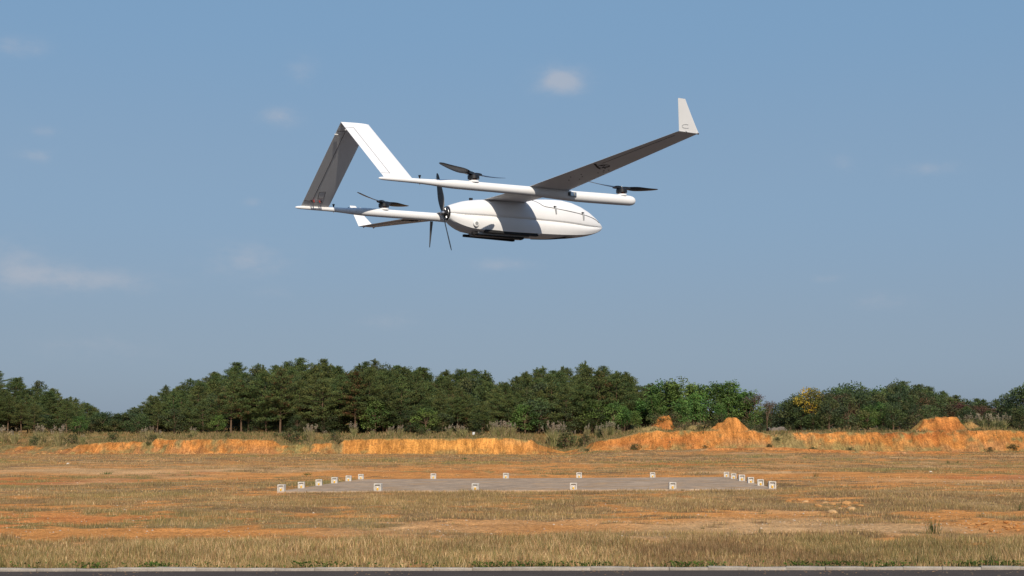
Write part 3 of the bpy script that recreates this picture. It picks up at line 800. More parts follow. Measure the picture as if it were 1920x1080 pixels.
# ---- lift motors with two-blade propellers
def blade_mesh(R, root_r, w_max, pitch0, pitch1, thick, axis='z', mirror=1):
    """blade along +x, spinning about z"""
    rings = []
    for k in range(15):
        t = k / 14; r = root_r + (R - root_r) * t
        wdt = w_max * (.42 + .58 * math.sin(min(1, t / .36) * math.pi / 2)) * (1 - .58 * max(0, (t - .36) / .64) ** 1.4) * (1 if t < .97 else .55)
        p = pitch0 + (pitch1 - pitch0) * t
        th = thick * (1 - .75 * t)
        ring_ = []
        for a in np.linspace(0, 2 * math.pi, 11)[:-1]:
            q, hgt = math.cos(a) * wdt / 2 + .08 * wdt, math.sin(a) * th / 2
            ring_.append((r, mirror * (q * math.cos(p) - hgt * math.sin(p)), q * math.sin(p) + hgt * math.cos(p) + .018 * t * t))
        rings.append(ring_)
    return rings
def lift_unit(x, s, az, mirror):
    r, zc_ = boom_at(x); z0 = zc_ + r
    mo = MB().tube([(0, 0, -.006), (0, 0, .004), (0, 0, .0045)], [.030, .029, .026], 20).build('lift_motor', M['white'], drone, 40)
    mo.location = (x, s * B_, z0)
    MB().tube([(0, 0, .004), (0, 0, .012)], [.018, .018], 16).build('stator', M['copper'], mo, 40)
    for a in range(4): MB().box((.021 * math.cos(a * 1.57 + .6), .021 * math.sin(a * 1.57 + .6), .008), (.007, .007, .010)).build('standoff', M['metal'], mo, 30)
    mb_ = MB().tube([(0, 0, .012), (0, 0, .014), (0, 0, .033), (0, 0, .036), (0, 0, .0365)], [.031, .033, .033, .029, .012], 28); mb_.build('motor_bell', M['black'], mo, 40)
    MB().tube([(0, 0, .0365), (0, 0, .046), (0, 0, .049)], [.016, .015, .008], 16).build('prop_hub', M['black'], mo, 40)
    MB().tube([(0, 0, .049), (0, 0, .053)], [.005, .004], 10).build('hub_screw', M['metal'], mo, 40)
    for k in range(2):
        A = az + math.pi * k; rot = Matrix.Rotation(A, 4, 'Z')
        bl = MB().loft(blade_mesh(.305, .030, .052, rad(25), rad(11), .007, mirror=mirror)).build('propeller_blade', M['carbon'], mo, 50)
        bl.matrix_local = Matrix.Translation((0, 0, .043)) @ rot
        cl_ = MB().loft([[(q, yy * wq, zz * hq) for yy, zz in ((-1, -1), (1, -1), (1, 1), (-1, 1))] for q, wq, hq in ((.006, .011, .006), (.020, .013, .007), (.040, .016, .007), (.058, .017, .005))]).build('blade_clamp', M['black'], mo, 30)
        cl_.matrix_local = Matrix.Translation((0, 0, .043)) @ rot
    return mo
lift_unit(.5167, -1, rad(7), -1)
lift_unit(-.5112, -1, rad(22), 1)
lift_unit(-.5112, 1, rad(32), -1)
lift_unit(.5167, 1, rad(70), -1)

# ---- pusher motor and propeller
pm = MB().tube([(-.372, 0, -.073), (-.380, 0, -.073), (-.382, 0, -.073)], [.041, .0405, .036], 32).build('pusher_motor', M['black'], drone, 40)
for a in range(6):
    A = a * math.pi / 3 + .3
    MB().tube([(-.3822, .011 * math.cos(A), -.073 + .011 * math.sin(A)), (-.3826, .030 * math.cos(A), -.073 + .030 * math.sin(A))], [.0036, .0052], 8).build('spoke', M['metal'], pm, 40)
ringp = [(-.3825, .034 * math.cos(a), -.073 + .034 * math.sin(a)) for a in np.linspace(0, 2 * math.pi, 29)]
MB().tube(ringp, .0022, 6, cap=False).build('motor_ring', M['metal'], pm, 60)
MB().tube([(-.380, 0, -.073), (-.400, 0, -.073)], [.021, .019], 20).build('motor_bell', M['black'], pm, 40)
MB().tube([(-.400, 0, -.073), (-.412, 0, -.073), (-.417, 0, -.073)], [.014, .012, .006], 16).build('prop_hub', M['metal'], pm, 40)
for A in (rad(77), rad(248)):
    rings = []
    for ring_ in blade_mesh(.250, .012, .042, rad(-40), rad(-16), .008):
        out_ = []
        for (r_, q, hh) in ring_:
            hh = hh - .018 * ((r_ - .012) / .238) ** 2
            c_, s_ = math.cos(A), math.sin(A)
            out_.append((-.404 - hh, c_ * r_ - s_ * q, -.073 + s_ * r_ + c_ * q))
        rings.append(out_)
    MB().loft(rings).build('propeller_blade', M['carbon'], pm, 50)

# ------------------------------------------------------------------ vegetation helpers
def rnd(n, a, b): return rng.uniform(a, b, n)
def unit(v): return v / np.maximum(np.linalg.norm(v, axis=-1, keepdims=True), 1e-9)
def blades(P, h, w, lean, cols, tipcol=1.15, seg=1):
    """grass blades: P (n,3) roots, h heights, w widths, lean (n,2) tip offset; returns verts, faces(tri), cols"""
    n = len(P); a = rnd(n, 0, 2 * np.pi)
    side = np.stack([np.cos(a), np.sin(a), 0 * a], 1) * (w / 2)[:, None]
    tip = P + np.stack([lean[:, 0], lean[:, 1], h], 1)
    mid = P + np.stack([lean[:, 0] * .3, lean[:, 1] * .3, h * .55], 1)
    V = np.stack([P - side, P + side, mid + side * .8, tip, mid - side * .8], 1).reshape(-1, 3)
    i = np.arange(n)[:, None] * 5
    Fc = np.concatenate([i + np.array([[0, 1, 2]]), i + np.array([[0, 2, 4]]), i + np.array([[4, 2, 3]])], 0)
    C = np.repeat(cols, 5, 0).reshape(n, 5, 3).copy()
    C[:, 2:5] *= tipcol
    return V, Fc, C.reshape(-1, 3)
def leaves(P, D, size, width, cols, droop=None):
    """rhombic leaves at P along direction D"""
    n = len(P); D = unit(D)
    sd = unit(np.cross(D, unit(rng.normal(size=(n, 3)))))
    L = size[:, None]; W = (size * width)[:, None]
    V = np.stack([P, P + D * L * .5 + sd * W * .5, P + D * L, P + D * L * .5 - sd * W * .5], 1).reshape(-1, 3)
    Fc = np.arange(n)[:, None] * 4 + np.array([[0, 1, 2, 3]])
    return V, Fc, np.repeat(cols, 4, 0)
def palette(n, cols, jitter=.18):
    cols = np.array(cols); c = cols[rng.integers(0, len(cols), n)]
    return np.clip(c * rnd(n, 1 - jitter, 1 + jitter)[:, None], 0, 1)
def strokes(segs, n=5):
    """tapered limbs: list of (p0, p1, r0, r1)"""
    mb = MB()
    for p0, p1, r0, r1 in segs: mb.tube([p0, p1], [r0, r1], n, cap=False)
    return mb

M['grass'] = vcol_mat('dry_grass_blades', .85, .1, (.8, 3), .3, transl=.25)
M['pine'] = vcol_mat('pine_needles', .75, .1, (.9, 3), .3, objrand=.6, transl=.15)
M['leaf'] = vcol_mat('broad_leaves', .6, .25, (.8, 3), .35, objrand=.6, transl=.2)
M['plume'] = vcol_mat('plume_grass', .85, .1, (.8, 3), .25, objrand=.4, transl=.3)
m, nt, b = mat_base('bark', .9, .1)
no = nnoise(nt, 6, 6, .7)
r_ = nt.nodes.new('ShaderNodeValToRGB'); r_.color_ramp.elements[0].color = (.07, .045, .03, 1); r_.color_ramp.elements[1].color = (.25, .165, .11, 1)
nt.links.new(no, r_.inputs[0]); nt.links.new(r_.outputs[0], b.inputs['Base Color']); M['bark'] = m

# ------------------------------------------------------------------ trees
PINE_COLS = [(.086, .122, .040), (.076, .114, .042), (.094, .128, .040), (.068, .104, .044), (.106, .130, .040), (.112, .126, .042)]
def pine_meshes(seed, H=8.0, base=.28, spread=1.75, brown=0.0, sparse=1.0):
    global rng
    rng = np.random.default_rng(seed); rr = random.Random(seed)
    segs = []; bend = (rr.uniform(-.25, .25), rr.uniform(-.25, .25))
    def trunk(t): return Vector((bend[0] * math.sin(t * 2.2), bend[1] * math.sin(t * 1.8), H * t))
    for k in range(7): segs.append((trunk(k / 7), trunk((k + 1) / 7), .13 * (1 - .88 * k / 7), .13 * (1 - .88 * (k + 1) / 7)))
    P, D, SZ, CO = [], [], [], []
    nb = int(46 * sparse)
    for k in range(nb):
        t = base + (1 - base) * (k + rr.random()) / nb
        q = (t - base) / (1 - base)
        L = spread * (.62 + .55 * math.sin(math.pi * min(1, q * .8 + .22))) * rr.uniform(.5, 1.25) * (1 - .66 * q ** 3.5)
        a = k * 2.39996 + rr.uniform(-.5, .5)
        up = rr.uniform(-.12, .22) + .75 * q ** 2
        d = Vector((math.cos(a), math.sin(a), up)).normalized()
        p0 = trunk(t); p1 = p0 + d * L * .6; p2 = p0 + d * L + Vector((0, 0, .12 * L))
        segs += [(p0, p1, .035 * (1 - .6 * q), .02), (p1, p2, .02, .008)]
        nt_ = max(4, int(L * 5.5))
        for j in range(nt_):
            f = .32 + .70 * (j + rr.random()) / nt_
            lat = Vector((-math.sin(a), math.cos(a), 0)) * rr.uniform(-.34, .34) * L * (1.1 - .6 * f)
            c = p0.lerp(p2, min(f, 1.03)) + lat + Vector((0, 0, rr.uniform(-.05, .16)))
            m_ = 26
            out = np.array(d)[None] * .5 + np.array([0, 0, .65])[None] + rng.normal(size=(m_, 3)) * .7
            P.append(np.array(c)[None] + rng.normal(size=(m_, 3)) * np.array([.20, .20, .10])); D.append(out)
            SZ.append(rnd(m_, .13, .28))
            base_c = palette(1, PINE_COLS, .14)
            if rr.random() < brown: base_c = palette(1, [(.15, .085, .035), (.13, .08, .034)], .15)
            CO.append(np.repeat(base_c, m_, 0) * rnd(m_, .88, 1.14)[:, None])
    ld = rr.uniform(.1, .9)
    for j in range(22):         # leader shoot
        c = np.array(trunk(1.0)) + np.array([0, 0, rr.uniform(-.6, ld)])
        P.append(c[None] + rng.normal(size=(6, 3)) * .05); D.append(np.array([[0, 0, 1.2]]) + rng.normal(size=(6, 3)) * .6); SZ.append(rnd(6, .16, .3)); CO.append(palette(6, PINE_COLS, .25))
    P, D, SZ, CO = map(np.concatenate, (P, D, SZ, CO))
    V, Fc, C = leaves(P, D, SZ, .36, CO)
    crown = np_mesh('crown', V, Fc, C); crown.materials.append(M['pine'])
    tr = strokes(segs).build('trunk', M['bark'], None, 60); tm = tr.data; bpy.data.objects.remove(tr)
    return tm, crown
BROAD = {'dark': [(.060, .092, .032), (.075, .108, .035), (.052, .078, .034), (.095, .108, .038)], 'bright': [(.085, .165, .038), (.105, .195, .042), (.07, .14, .036), (.12, .19, .048)],
         'yellow': [(.56, .42, .03), (.48, .36, .03), (.36, .30, .04), (.16, .17, .04)], 'russet': [(.10, .062, .035), (.075, .07, .03), (.13, .07, .04), (.055, .07, .028)], 'bush': [(.07, .095, .03), (.10, .11, .035), (.055, .075, .026), (.13, .12, .05)]}
def broad_meshes(seed, H=6.0, cols='dark', W=2.2, n=2600, base=.22, lobes=13, leaf=(.16, .32)):
    global rng
    rng = np.random.default_rng(seed); rr = random.Random(seed)
    segs = [(Vector((0, 0, 0)), Vector((rr.uniform(-.15, .15), rr.uniform(-.15, .15), H * .4)), .13 * H / 6, .08 * H / 6)]
    top = segs[0][1]
    P, D, SZ, CO = [], [], [], []
    for k in range(lobes):
        a = k * 2.4 + rr.uniform(-.4, .4); f = (k + .5) / lobes
        z = H * (base + (1 - base) * f) * rr.uniform(.9, 1.04); rad_ = W * math.sin(math.pi * min(1, .18 + .78 * f)) ** .8 * rr.uniform(.45, .95)
        c = Vector((math.cos(a) * rad_, math.sin(a) * rad_, min(z, H * .93)))
        st_ = top if z > H * .4 else Vector((0, 0, z * .6))
        mid = st_.lerp(c, .55) + Vector((rr.uniform(-.15, .15), rr.uniform(-.15, .15), .1))
        segs += [(st_, mid, .05, .03), (mid, c, .03, .012)]
        R_ = W * rr.uniform(.32, .52)
        m_ = n // lobes
        u_ = unit(rng.normal(size=(m_, 3))); r_ = R_ * rnd(m_, .15, 1) ** .55
        lump = 1 + .35 * np.sin(u_[:, 0] * 5 + k) * np.sin(u_[:, 1] * 6 + 2 * k)
        p = np.array(c)[None] + u_ * (r_ * lump)[:, None] * np.array([1, 1, .75])
        P.append(p); D.append(u_ * .8 + rng.normal(size=(m_, 3)) * .7 + np.array([0, 0, -.1])); SZ.append(rnd(m_, *leaf))
        CO.append(palette(1, BROAD[cols], .2) * rnd(m_, .7, 1.35)[:, None])
    P, D, SZ, CO = map(np.concatenate, (P, D, SZ, CO))
    P[:, 2] = np.maximum(P[:, 2], .05)
    V, Fc, C = leaves(P, D, SZ, .55, CO)
    crown = np_mesh('crown', V, Fc, C); crown.materials.append(M['leaf'])
    tr = strokes(segs).build('trunk', M['bark'], None, 60); tm = tr.data; bpy.data.objects.remove(tr)
    return tm, crown
def bamboo_meshes(seed, H=7.0, cols='bright'):
    global rng
    rng = np.random.default_rng(seed); rr = random.Random(seed)
    segs, P, D, SZ, CO = [], [], [], [], []
    for k in range(15):
        a = rr.uniform(0, 6.28); h = H * 1.13 * rr.uniform(.62, 1.0); out = rr.uniform(.2, 1.15)
        b0 = Vector((rr.uniform(-.7, .7), rr.uniform(-.7, .7), 0))
        pts = [b0 + Vector((math.cos(a) * out * t ** 2.2, math.sin(a) * out * t ** 2.2, h * (t - .13 * t ** 4))) for t in np.linspace(0, 1, 7)]
        for i in range(6): segs.append((pts[i], pts[i + 1], .035 * (1 - i / 7), .035 * (1 - (i + 1) / 7)))
        cc = palette(1, BROAD[cols], .2)
        for j in range(34):
            t = rr.uniform(.28, 1.0) ** .8
            i = min(5, int(t * 6)); c = pts[i].lerp(pts[i + 1], t * 6 - i)
            m_ = 7; dd = unit(rng.normal(size=(1, 3)) * np.array([[1, 1, .5]]))
            c = np.array(c)[None] + dd * rr.uniform(.1, .55)
            P.append(c + rng.normal(size=(m_, 3)) * .13); D.append(dd * .8 + rng.normal(size=(m_, 3)) * .6 + np.array([[0, 0, -.15]])); SZ.append(rnd(m_, .22, .42)); CO.append(cc * rnd(m_, .7, 1.35)[:, None])
    P, D, SZ, CO = map(np.concatenate, (P, D, SZ, CO))
    V, Fc, C = leaves(P, D, SZ, .32, CO)
    crown = np_mesh('crown', V, Fc, C); crown.materials.append(M['leaf'])
    tr = strokes(segs).build('trunk', M['bark'], None, 60); tm = tr.data; bpy.data.objects.remove(tr)
    return tm, crown
def bare_tree_meshes(seed, H=5.0):
    rr = random.Random(seed); segs = []
    global rng
    rng = np.random.default_rng(seed); P = []
    def grow(p, d, L, r, lev):
        q = p + d * L; segs.append((p, q, r, r * .65))
        if lev == 0: P.append(q); return
        for k in range(3):
            nd = (d + Vector((rr.uniform(-.7, .7), rr.uniform(-.7, .7), rr.uniform(-.1, .5)))).normalized()
            grow(q, nd, L * rr.uniform(.6, .8), r * .62, lev - 1)
    grow(Vector((0, 0, 0)), Vector((0, 0, 1)), H * .32, .07, 4)
    P = np.array([tuple(p) for p in P]); P = np.repeat(P, 5, 0) + rng.normal(size=(len(P) * 5, 3)) * .14
    n = len(P)
    V, Fc, C = leaves(P, rng.normal(size=(n, 3)), rnd(n, .1, .2), .5, palette(n, [(.12, .09, .075), (.16, .11, .09), (.08, .075, .05)]))
    crown = np_mesh('crown', V, Fc, C); crown.materials.append(M['leaf'])
    tr = strokes(segs, 4).build('trunk', M['bark'], None, 60); tm = tr.data; bpy.data.objects.remove(tr)
    return tm, crown
def plant(name, meshes, x, y, s, label, cat, group=None, sxy=1.0, parts=('trunk', 'crown'), z=None):
    z = float(height(x, y)) if z is None else z
    r = empty(name, (x, y, z - .04), random.uniform(0, 6.28)); r.scale = (s * sxy, s * sxy, s)
    for pn, me in zip(parts, meshes): obj(pn, me, None, r)
    return tag(r, label, cat, group)

pines = [pine_meshes(100 + i, base=b_, spread=sp) for i, (b_, sp) in enumerate([(.14, 2.2), (.28, 2.0), (.08, 2.3), (.36, 1.9), (.18, 2.4), (.42, 1.8), (.10, 2.0), (.24, 2.2)])]
pine_brown = [pine_meshes(130, base=.25, spread=1.9, brown=.3), pine_meshes(131, base=.3, spread=1.9, brown=.12)]
pine_thin = [pine_meshes(140, base=.3, spread=1.2, sparse=.62), pine_meshes(141, base=.25, spread=1.35, sparse=.7)]

def zone_label(u, row, nrows):
    depth = 'in the front rank' if row < 2 else ('deep inside the wood' if row < nrows - 2 else 'on the skyline')
    if u < 225: where = 'left of the gap'
    elif u < 480: where = 'just right of the gap'
    elif u < 720: where = 'left of centre'
    elif u < 945: where = 'behind the yellow bank'
    else: where = 'right of centre'
    return 'dark green pine %s %s' % (depth, where)
def target_h(x, y, v):
    return CAM_Z + (825 - v) * y / F - float(height(x, y))
bro_mix = [broad_meshes(280 + i, 6, 'dark', 2.0, 3200) for i in range(2)]
ROWS = [199.5, 204.5, 210.5, 218, 227, 238, 251, 264]
npine = 0
for ri, y0 in enumerate(ROWS):
    u = -170 + random.uniform(0, 20)
    step = (2.3 + .15 * ri) * (.86 if ri < 2 else 1)
    while u < 1230:
        y = y0 + random.uniform(-2.2, 2.2)
        x = cx(u, y)
        du = step * F / y * random.uniform(.62, 1.38)
        back = len(ROWS) - 1 - ri
        v_lim = float(skyline(u)) + random.uniform(-6, 8) + (0 if back < 2 else random.uniform(0, 8) * back)
        hm = float(np.interp(u, [0, 225, 330, 430, 560], [4.9, 4.9, 5.8, 7.2, 8.2])); h = min(target_h(x, y, v_lim), hm * random.uniform(.8, 1.16))
        uu = u; u += du
        if npine >= 293 or (ri < 2 and random.random() < .10): continue
        if h < 1.3 or (1195 < uu and ri > 4): continue
        if ri >= 5 and 205 < uu < 240: continue
        me = random.choice(pines if random.random() > .14 else pine_thin)
        if ri >= 6 and random.random() < .3: me = random.choice(pine_thin)
        if random.random() < .045: me = pine_brown[1]
        if ri > 0 and random.random() < .10 and h > 3:
            plant('leafy_tree', random.choice(bro_mix), x, y, h / 6.2, 'broad leafy tree mixed in among the pines', 'tree', 'leafy trees among the pines', 1.0); continue
        plant('pine_tree', me, x, y, h / 8.0, zone_label(uu, ri, len(ROWS)), 'tree', 'pines of the wood', random.uniform(.92, 1.38) * min(1.35, (8 / h) ** .3))
        npine += 1
for u, y, v, lab in ((668, 198.5, 702, 'russet-brown dying pine standing out among the green pines'), (862, 199, 735, 'brownish half-dead pine behind the plume grass left of centre'), (455, 200, 718, 'browning pine in the front of the wood left of centre')):
    x = cx(u, y); plant('pine_tree', pine_brown[0] if u == 668 else pine_brown[1], x, y, target_h(x, y, v) / 8, lab, 'tree', 'pines of the wood', 1.1)
print('pines', npine)

# mixed small broadleaf trees and shrubs at the edge of the wood
bro_dark = [broad_meshes(200 + i, 6, 'dark', 2.3) for i in range(4)]
bro_bright = [broad_meshes(220 + i, 6, 'bright', 2.2) for i in range(2)]
bro_rus = [broad_meshes(230 + i, 6, 'russet', 2.2) for i in range(2)]
bro_yel = broad_meshes(240, 6, 'yellow', 2.0, 1900, .52, 14)
bamb = [bamboo_meshes(250 + i) for i in range(3)]
bush_m = [broad_meshes(260 + i, 1.5, 'bush', .95, 900, .05, 9, (.09, .2)) for i in range(3)]
bare_m = [bare_tree_meshes(270), bare_tree_meshes(271)]

def put(name, me, u, y, v_top_, Hn, label, cat='tree', group=None, sxy=1.0, jit=True):
    x = cx(u, y); h = target_h(x, y, v_top_)
    if h < .4: h = .4
    return plant(name, me, x, y, h / Hn, label, cat, group, sxy)
# thicket filling the dip between the two wooded hills
for u, y, v in ((196, 203, 772), (208, 206, 782), (220, 201, 786), (232, 205, 780), (246, 202, 774), (214, 212, 781), (228, 214, 782)):
    put('small_tree', random.choice(bro_dark), u, y, v, 6, 'low dark leafy tree in the dip between the two wooded hills', 'tree', 'low trees in the dip', 1.5)
UND = [(152, 196, 780), (262, 197, 775), (330, 198, 768), (410, 197.5, 778), (560, 197, 780), (610, 198, 770), (705, 197, 752), (720, 199, 742), (770, 197, 770), (800, 196.5, 765), (830, 197, 772), (905, 197.5, 768), (985, 197, 760), (1010, 198, 745), (1070, 197, 765), (1110, 197, 752), (1120, 196, 768)]
for k, (u, y, v) in enumerate(UND):
    put('small_tree', random.choice(bro_dark if k % 3 else bro_bright), u, y, v, 6, 'low leafy tree at the foot of the pines', 'tree', 'undergrowth trees at the foot of the pines', 1.45)
u = -40
while u < 1200:
    y = random.uniform(201, 207); v = 812 - random.uniform(18, 44)
    put('low_bush', random.choice(bro_dark), u, y, v, 6, 'dark undergrowth bush beneath the pines', 'bush', 'undergrowth deep beneath the pines', 2.2)
    u += random.uniform(16, 32)
# bright green bamboo and leafy trees right of centre
for k, (u, y, v) in enumerate([(1150, 196, 755), (1172, 195, 762), (1205, 198, 742), (1226, 194, 735), (1245, 197, 718), (1268, 194, 703), (1296, 196, 716), (1310, 193, 735), (1330, 196, 722), (1352, 194, 712), (1374, 196, 716), (1392, 194, 724), (1400, 192, 745), (1280, 190, 745), (1350, 189, 752), (1190, 192, 768), (1320, 200, 728), (1235, 203, 722)]):
    me = bamb[k % 3] if k % 4 else bro_bright[k % 2]
    side = 'left' if u < 1240 else 'right'
    lab = {1268: 'tallest bright green bamboo clump, a single spire right of centre', 1352: 'bright green bamboo with feathery top above the orange cone of earth'}.get(u, 'bright green bamboo clump to the %s of the orange earth mound' % side)
    put('bamboo', me, u, y, v, 7 if k % 4 else 6, lab, 'bamboo', 'bamboo right of centre', 1.25 if k % 4 else 1.3)
put('bare_tree', bare_m[0], 1413, 192, 736, 4.6, 'greyish nearly leafless tree right of the bamboo', 'tree')
put('bare_tree', bare_m[1], 1436, 196, 752, 4.6, 'smaller greyish leafless tree beside the dip on the right', 'tree')
for k, (u, y, v) in enumerate([(1425, 200, 765), (1445, 203, 757), (1462, 205, 756), (1480, 201, 752), (1496, 198, 742)]):
    put('small_tree', bro_dark[k % 4], u, y, v, 6, 'low dark tree in the dip between bamboo and yellow tree', 'tree', 'low trees left of the yellow tree', 1.2)
put('yellow_tree', bro_yel, 1519, 195.0, 729, 6, 'small tree with bright yellow leaves on the right', 'tree', None, 1.05)
for u, y, v in ((1500, 195, 762), (1522, 194, 774), (1545, 195, 758), (1490, 197, 750), (1512, 203, 748)):
    put('small_tree', random.choice(bro_dark), u, y, v, 6, 'low dark tree crowding the yellow tree', 'tree', 'low trees crowding the yellow tree', 1.3)
k = 0
for y0, vb, st_ in ((194, 26, 30), (201, 14, 26), (208, 4, 24), (216, 0, 24)):
    u = 1498
    while u < 1745:
        uu = u + random.uniform(-7, 7); u += st_
        if y0 < 200 and 1495 < uu < 1545: continue
        if y0 > 205 and 1500 < uu < 1535: continue
        me = random.choice(bro_dark + bro_dark + bro_rus[:1] + bro_bright[:1])
        put('leafy_tree', me, uu, y0 + random.uniform(-2, 2), float(skyline(uu)) + vb * random.uniform(.6, 1.3) + random.uniform(-2, 4), 6, 'dark leafy tree right of the yellow tree, %s' % ('front rank' if y0 < 200 else ('middle rank' if y0 < 205 else 'back rank %s' % ('one' if y0 < 212 else 'two'))), 'tree', 'leafy trees right of the yellow tree', 1.15); k += 1
put('leafy_tree', bro_dark[1], 1683, 199, 717, 6, 'leafy tree with flat top rising above its neighbours on the right', 'tree', None, .8)
# slope running down to the right, farther off
for y0, vb in ((240, 0), (232, 8), (224, 16), (216, 24)):
    u = 1700
    while u < 1905:
        uu = u + random.uniform(-6, 6); u += 21
        v = float(skyline(min(uu, 1862))) - 3 + vb * random.uniform(.7, 1.3)
        if v > 790: continue
        me = random.choice(pines[:3] + bro_dark[:2] + bro_rus)
        Hn = 8 if me in pines else 6
        put('hillside_tree', me, uu, y0 + random.uniform(-3, 3), v, Hn, 'small dark tree on the far slope running down to the right', 'tree', 'trees on the far right slope', 1.5)
for u, y, v, s_ in ((1885, 206, 738, .9), (1908, 203, 730, 1.1), (1922, 201, 718, 1.1), (1895, 198, 765, 1.3), (1915, 196, 760, 1.3), (1950, 203, 716, 1.1), (1985, 202, 722, 1.2), (2020, 203, 715, 1.2), (2060, 203, 720, 1.2)):
    put('leafy_tree', random.choice(bro_dark), u, y, v, 6, 'round dark leafy tree at the right end of the tree line' if v > 750 else 'tall dark leafy tree at the right end of the tree line', 'tree', 'leafy trees at the right end', s_)
# shrubs along the top of the bank and on it
SHR = [(215, 178, 812), (290, 181, 815), (70, 180, 818), (430, 184, 812), (545, 182, 804), (560, 180, 810), (630, 181, 808), (520, 183, 811), (790, 186, 803), (900, 187, 806), (1060, 184, 812), (1095, 182, 815), (1130, 185, 805), (1290, 182, 792), (1310, 180, 796), (1195, 185, 797), (1400, 180, 795), (1420, 181, 797), (1480, 184, 796), (1540, 187, 800), (1600, 190, 800), (1650, 186, 798), (1700, 186, 795), (1735, 186, 790), (1715, 188, 782), (1830, 190, 790), (1870, 188, 792), (1905, 186, 790), (140, 183, 815), (360, 183, 814)]
for k, (u, y, v) in enumerate(SHR):
    put('shrub', bush_m[k % 3], u, y, v, 1.5, 'low olive shrub on top of the cut bank %s' % ('left of centre' if u < 700 else ('near the middle' if u < 1160 else 'on the right')), 'shrub', 'shrubs on the bank', random.uniform(.9, 1.4))
for k, (u, y, v, lab) in enumerate([(282, 175, 829, 'olive shrub growing in the notch of the orange bank on the left'), (1455, 174.5, 828, 'dark shrub spilling down the bank right of the orange cone'), (1440, 173.5, 834, 'low shrub at the bank foot below the orange cone'), (1190, 172.5, 832, 'grey-green weed bush against the red bank face'), (1850, 172, 838, 'dark shrub on the slope at the far right'), (1895, 173, 832, 'dark shrub near the right picture edge below the bank'), (1520, 172.5, 838, 'low shrub at the foot of the bank on the right'), (640, 174, 834, 'olive shrub between two orange bank faces'), (1590, 172, 839, 'dull green shrub under the red bank'), (1100, 172.5, 845, 'low green weed bush beside the dirt track'), (1320, 165, 850, 'small green bush on the field below the orange cone')]):
    put('shrub', bush_m[k % 3], u, y, v, 1.5, lab, 'shrub', None, 1.5)

for k, (u, y, v, sx, lab) in enumerate([(1348, 178.8, 777, 1.1, 'brush on the left shoulder of the orange cone'), (1390, 180.5, 788, 1.5, 'olive brush behind the right flank of the orange cone'), (1330, 180, 790, 1.6, 'olive brush left of the orange cone'), (1726, 179.6, 788, 1.6, 'dark brush on the left shoulder of the large orange mound'), (1712, 181.5, 780, 1.5, 'dark brush behind the left end of the large orange mound'), (1790, 182, 783, 1.7, 'olive brush on the grassy back of the large orange mound'), (1760, 182.2, 779, 1.6, 'thin brush along the top of the large orange mound'), (1805, 183, 792, 1.7, 'olive brush right of the large orange mound'), (1226, 184, 776, 1.3, 'green brush on top of the small orange mound'), (1258, 184.5, 772, 1.3, 'green brush right of the small orange mound'), (1270, 180.5, 792, 1.6, 'low brush between the two orange mounds')]):
    put('shrub', bush_m[k % 3], u, y, v, 1.5, lab, 'shrub', None, sx)
# ------------------------------------------------------------------ plume grass clumps on the bank top
def plume_meshes(seed, n=90, heads=14, H=2.2):
    global rng
    rng = np.random.default_rng(seed)
    a = rnd(n * 3, 0, 2 * np.pi); r = rnd(n * 3, 0, .28)
    P = np.stack([r * np.cos(a), r * np.sin(a), 0 * a], 1)
    h = rnd(n * 3, .6, 1.3) * H * .58; o = rnd(n * 3, .1, .7)
    V, Fc, C = blades(P, h, rnd(n * 3, .03, .06), np.stack([np.cos(a) * o, np.sin(a) * o], 1), palette(n * 3, [(.28, .27, .11), (.36, .31, .15), (.22, .23, .085), (.40, .33, .18)]))
    lv = np_mesh('leaves', V, Fc, C); lv.materials.append(M['plume'])
    mb = MB(); VV, FF, CC = [], [], []; off = 0
    for k in range(heads):
        a = rng.uniform(0, 6.28); o = rng.uniform(.1, .75); hh = H * rng.uniform(.72, 1.0)
        p0 = np.array([.15 * math.cos(a), .15 * math.sin(a), 0]); p1 = p0 + np.array([o * math.cos(a), o * math.sin(a), hh])
        m_ = 26; t = rnd(m_, .76, 1.0)
        pos = p0 + (p1 - p0) * t[:, None]
        d = unit((p1 - p0)[None] * .35 / hh + np.array([[.25, 0, 0]]) + rng.normal(size=(m_, 3)) * .32)
        v, f, c = leaves(pos, d, rnd(m_, .12, .24), .22, palette(m_, [(.42, .36, .25), (.48, .41, .30), (.36, .30, .2)], .12))
        VV.append(v); FF.append(f + off); CC.append(c); off += len(v)
        sd = np.array([-math.sin(a), math.cos(a), 0]) * .012       # stalk
        v = np.array([p0 - sd, p0 + sd, p1 + sd * .5, p1 - sd * .5]); VV.append(v); FF.append(np.array([[0, 1, 2, 3]]) + off); CC.append(np.tile([[.24, .2, .1]], (4, 1))); off += 4
    pl = np_mesh('plumes', np.concatenate(VV), np.concatenate(FF), np.concatenate(CC)); pl.materials.append(M['plume'])
    return lv, pl
plm = [plume_meshes(300 + i, heads=hd) for i, hd in enumerate((7, 10, 4, 13))]
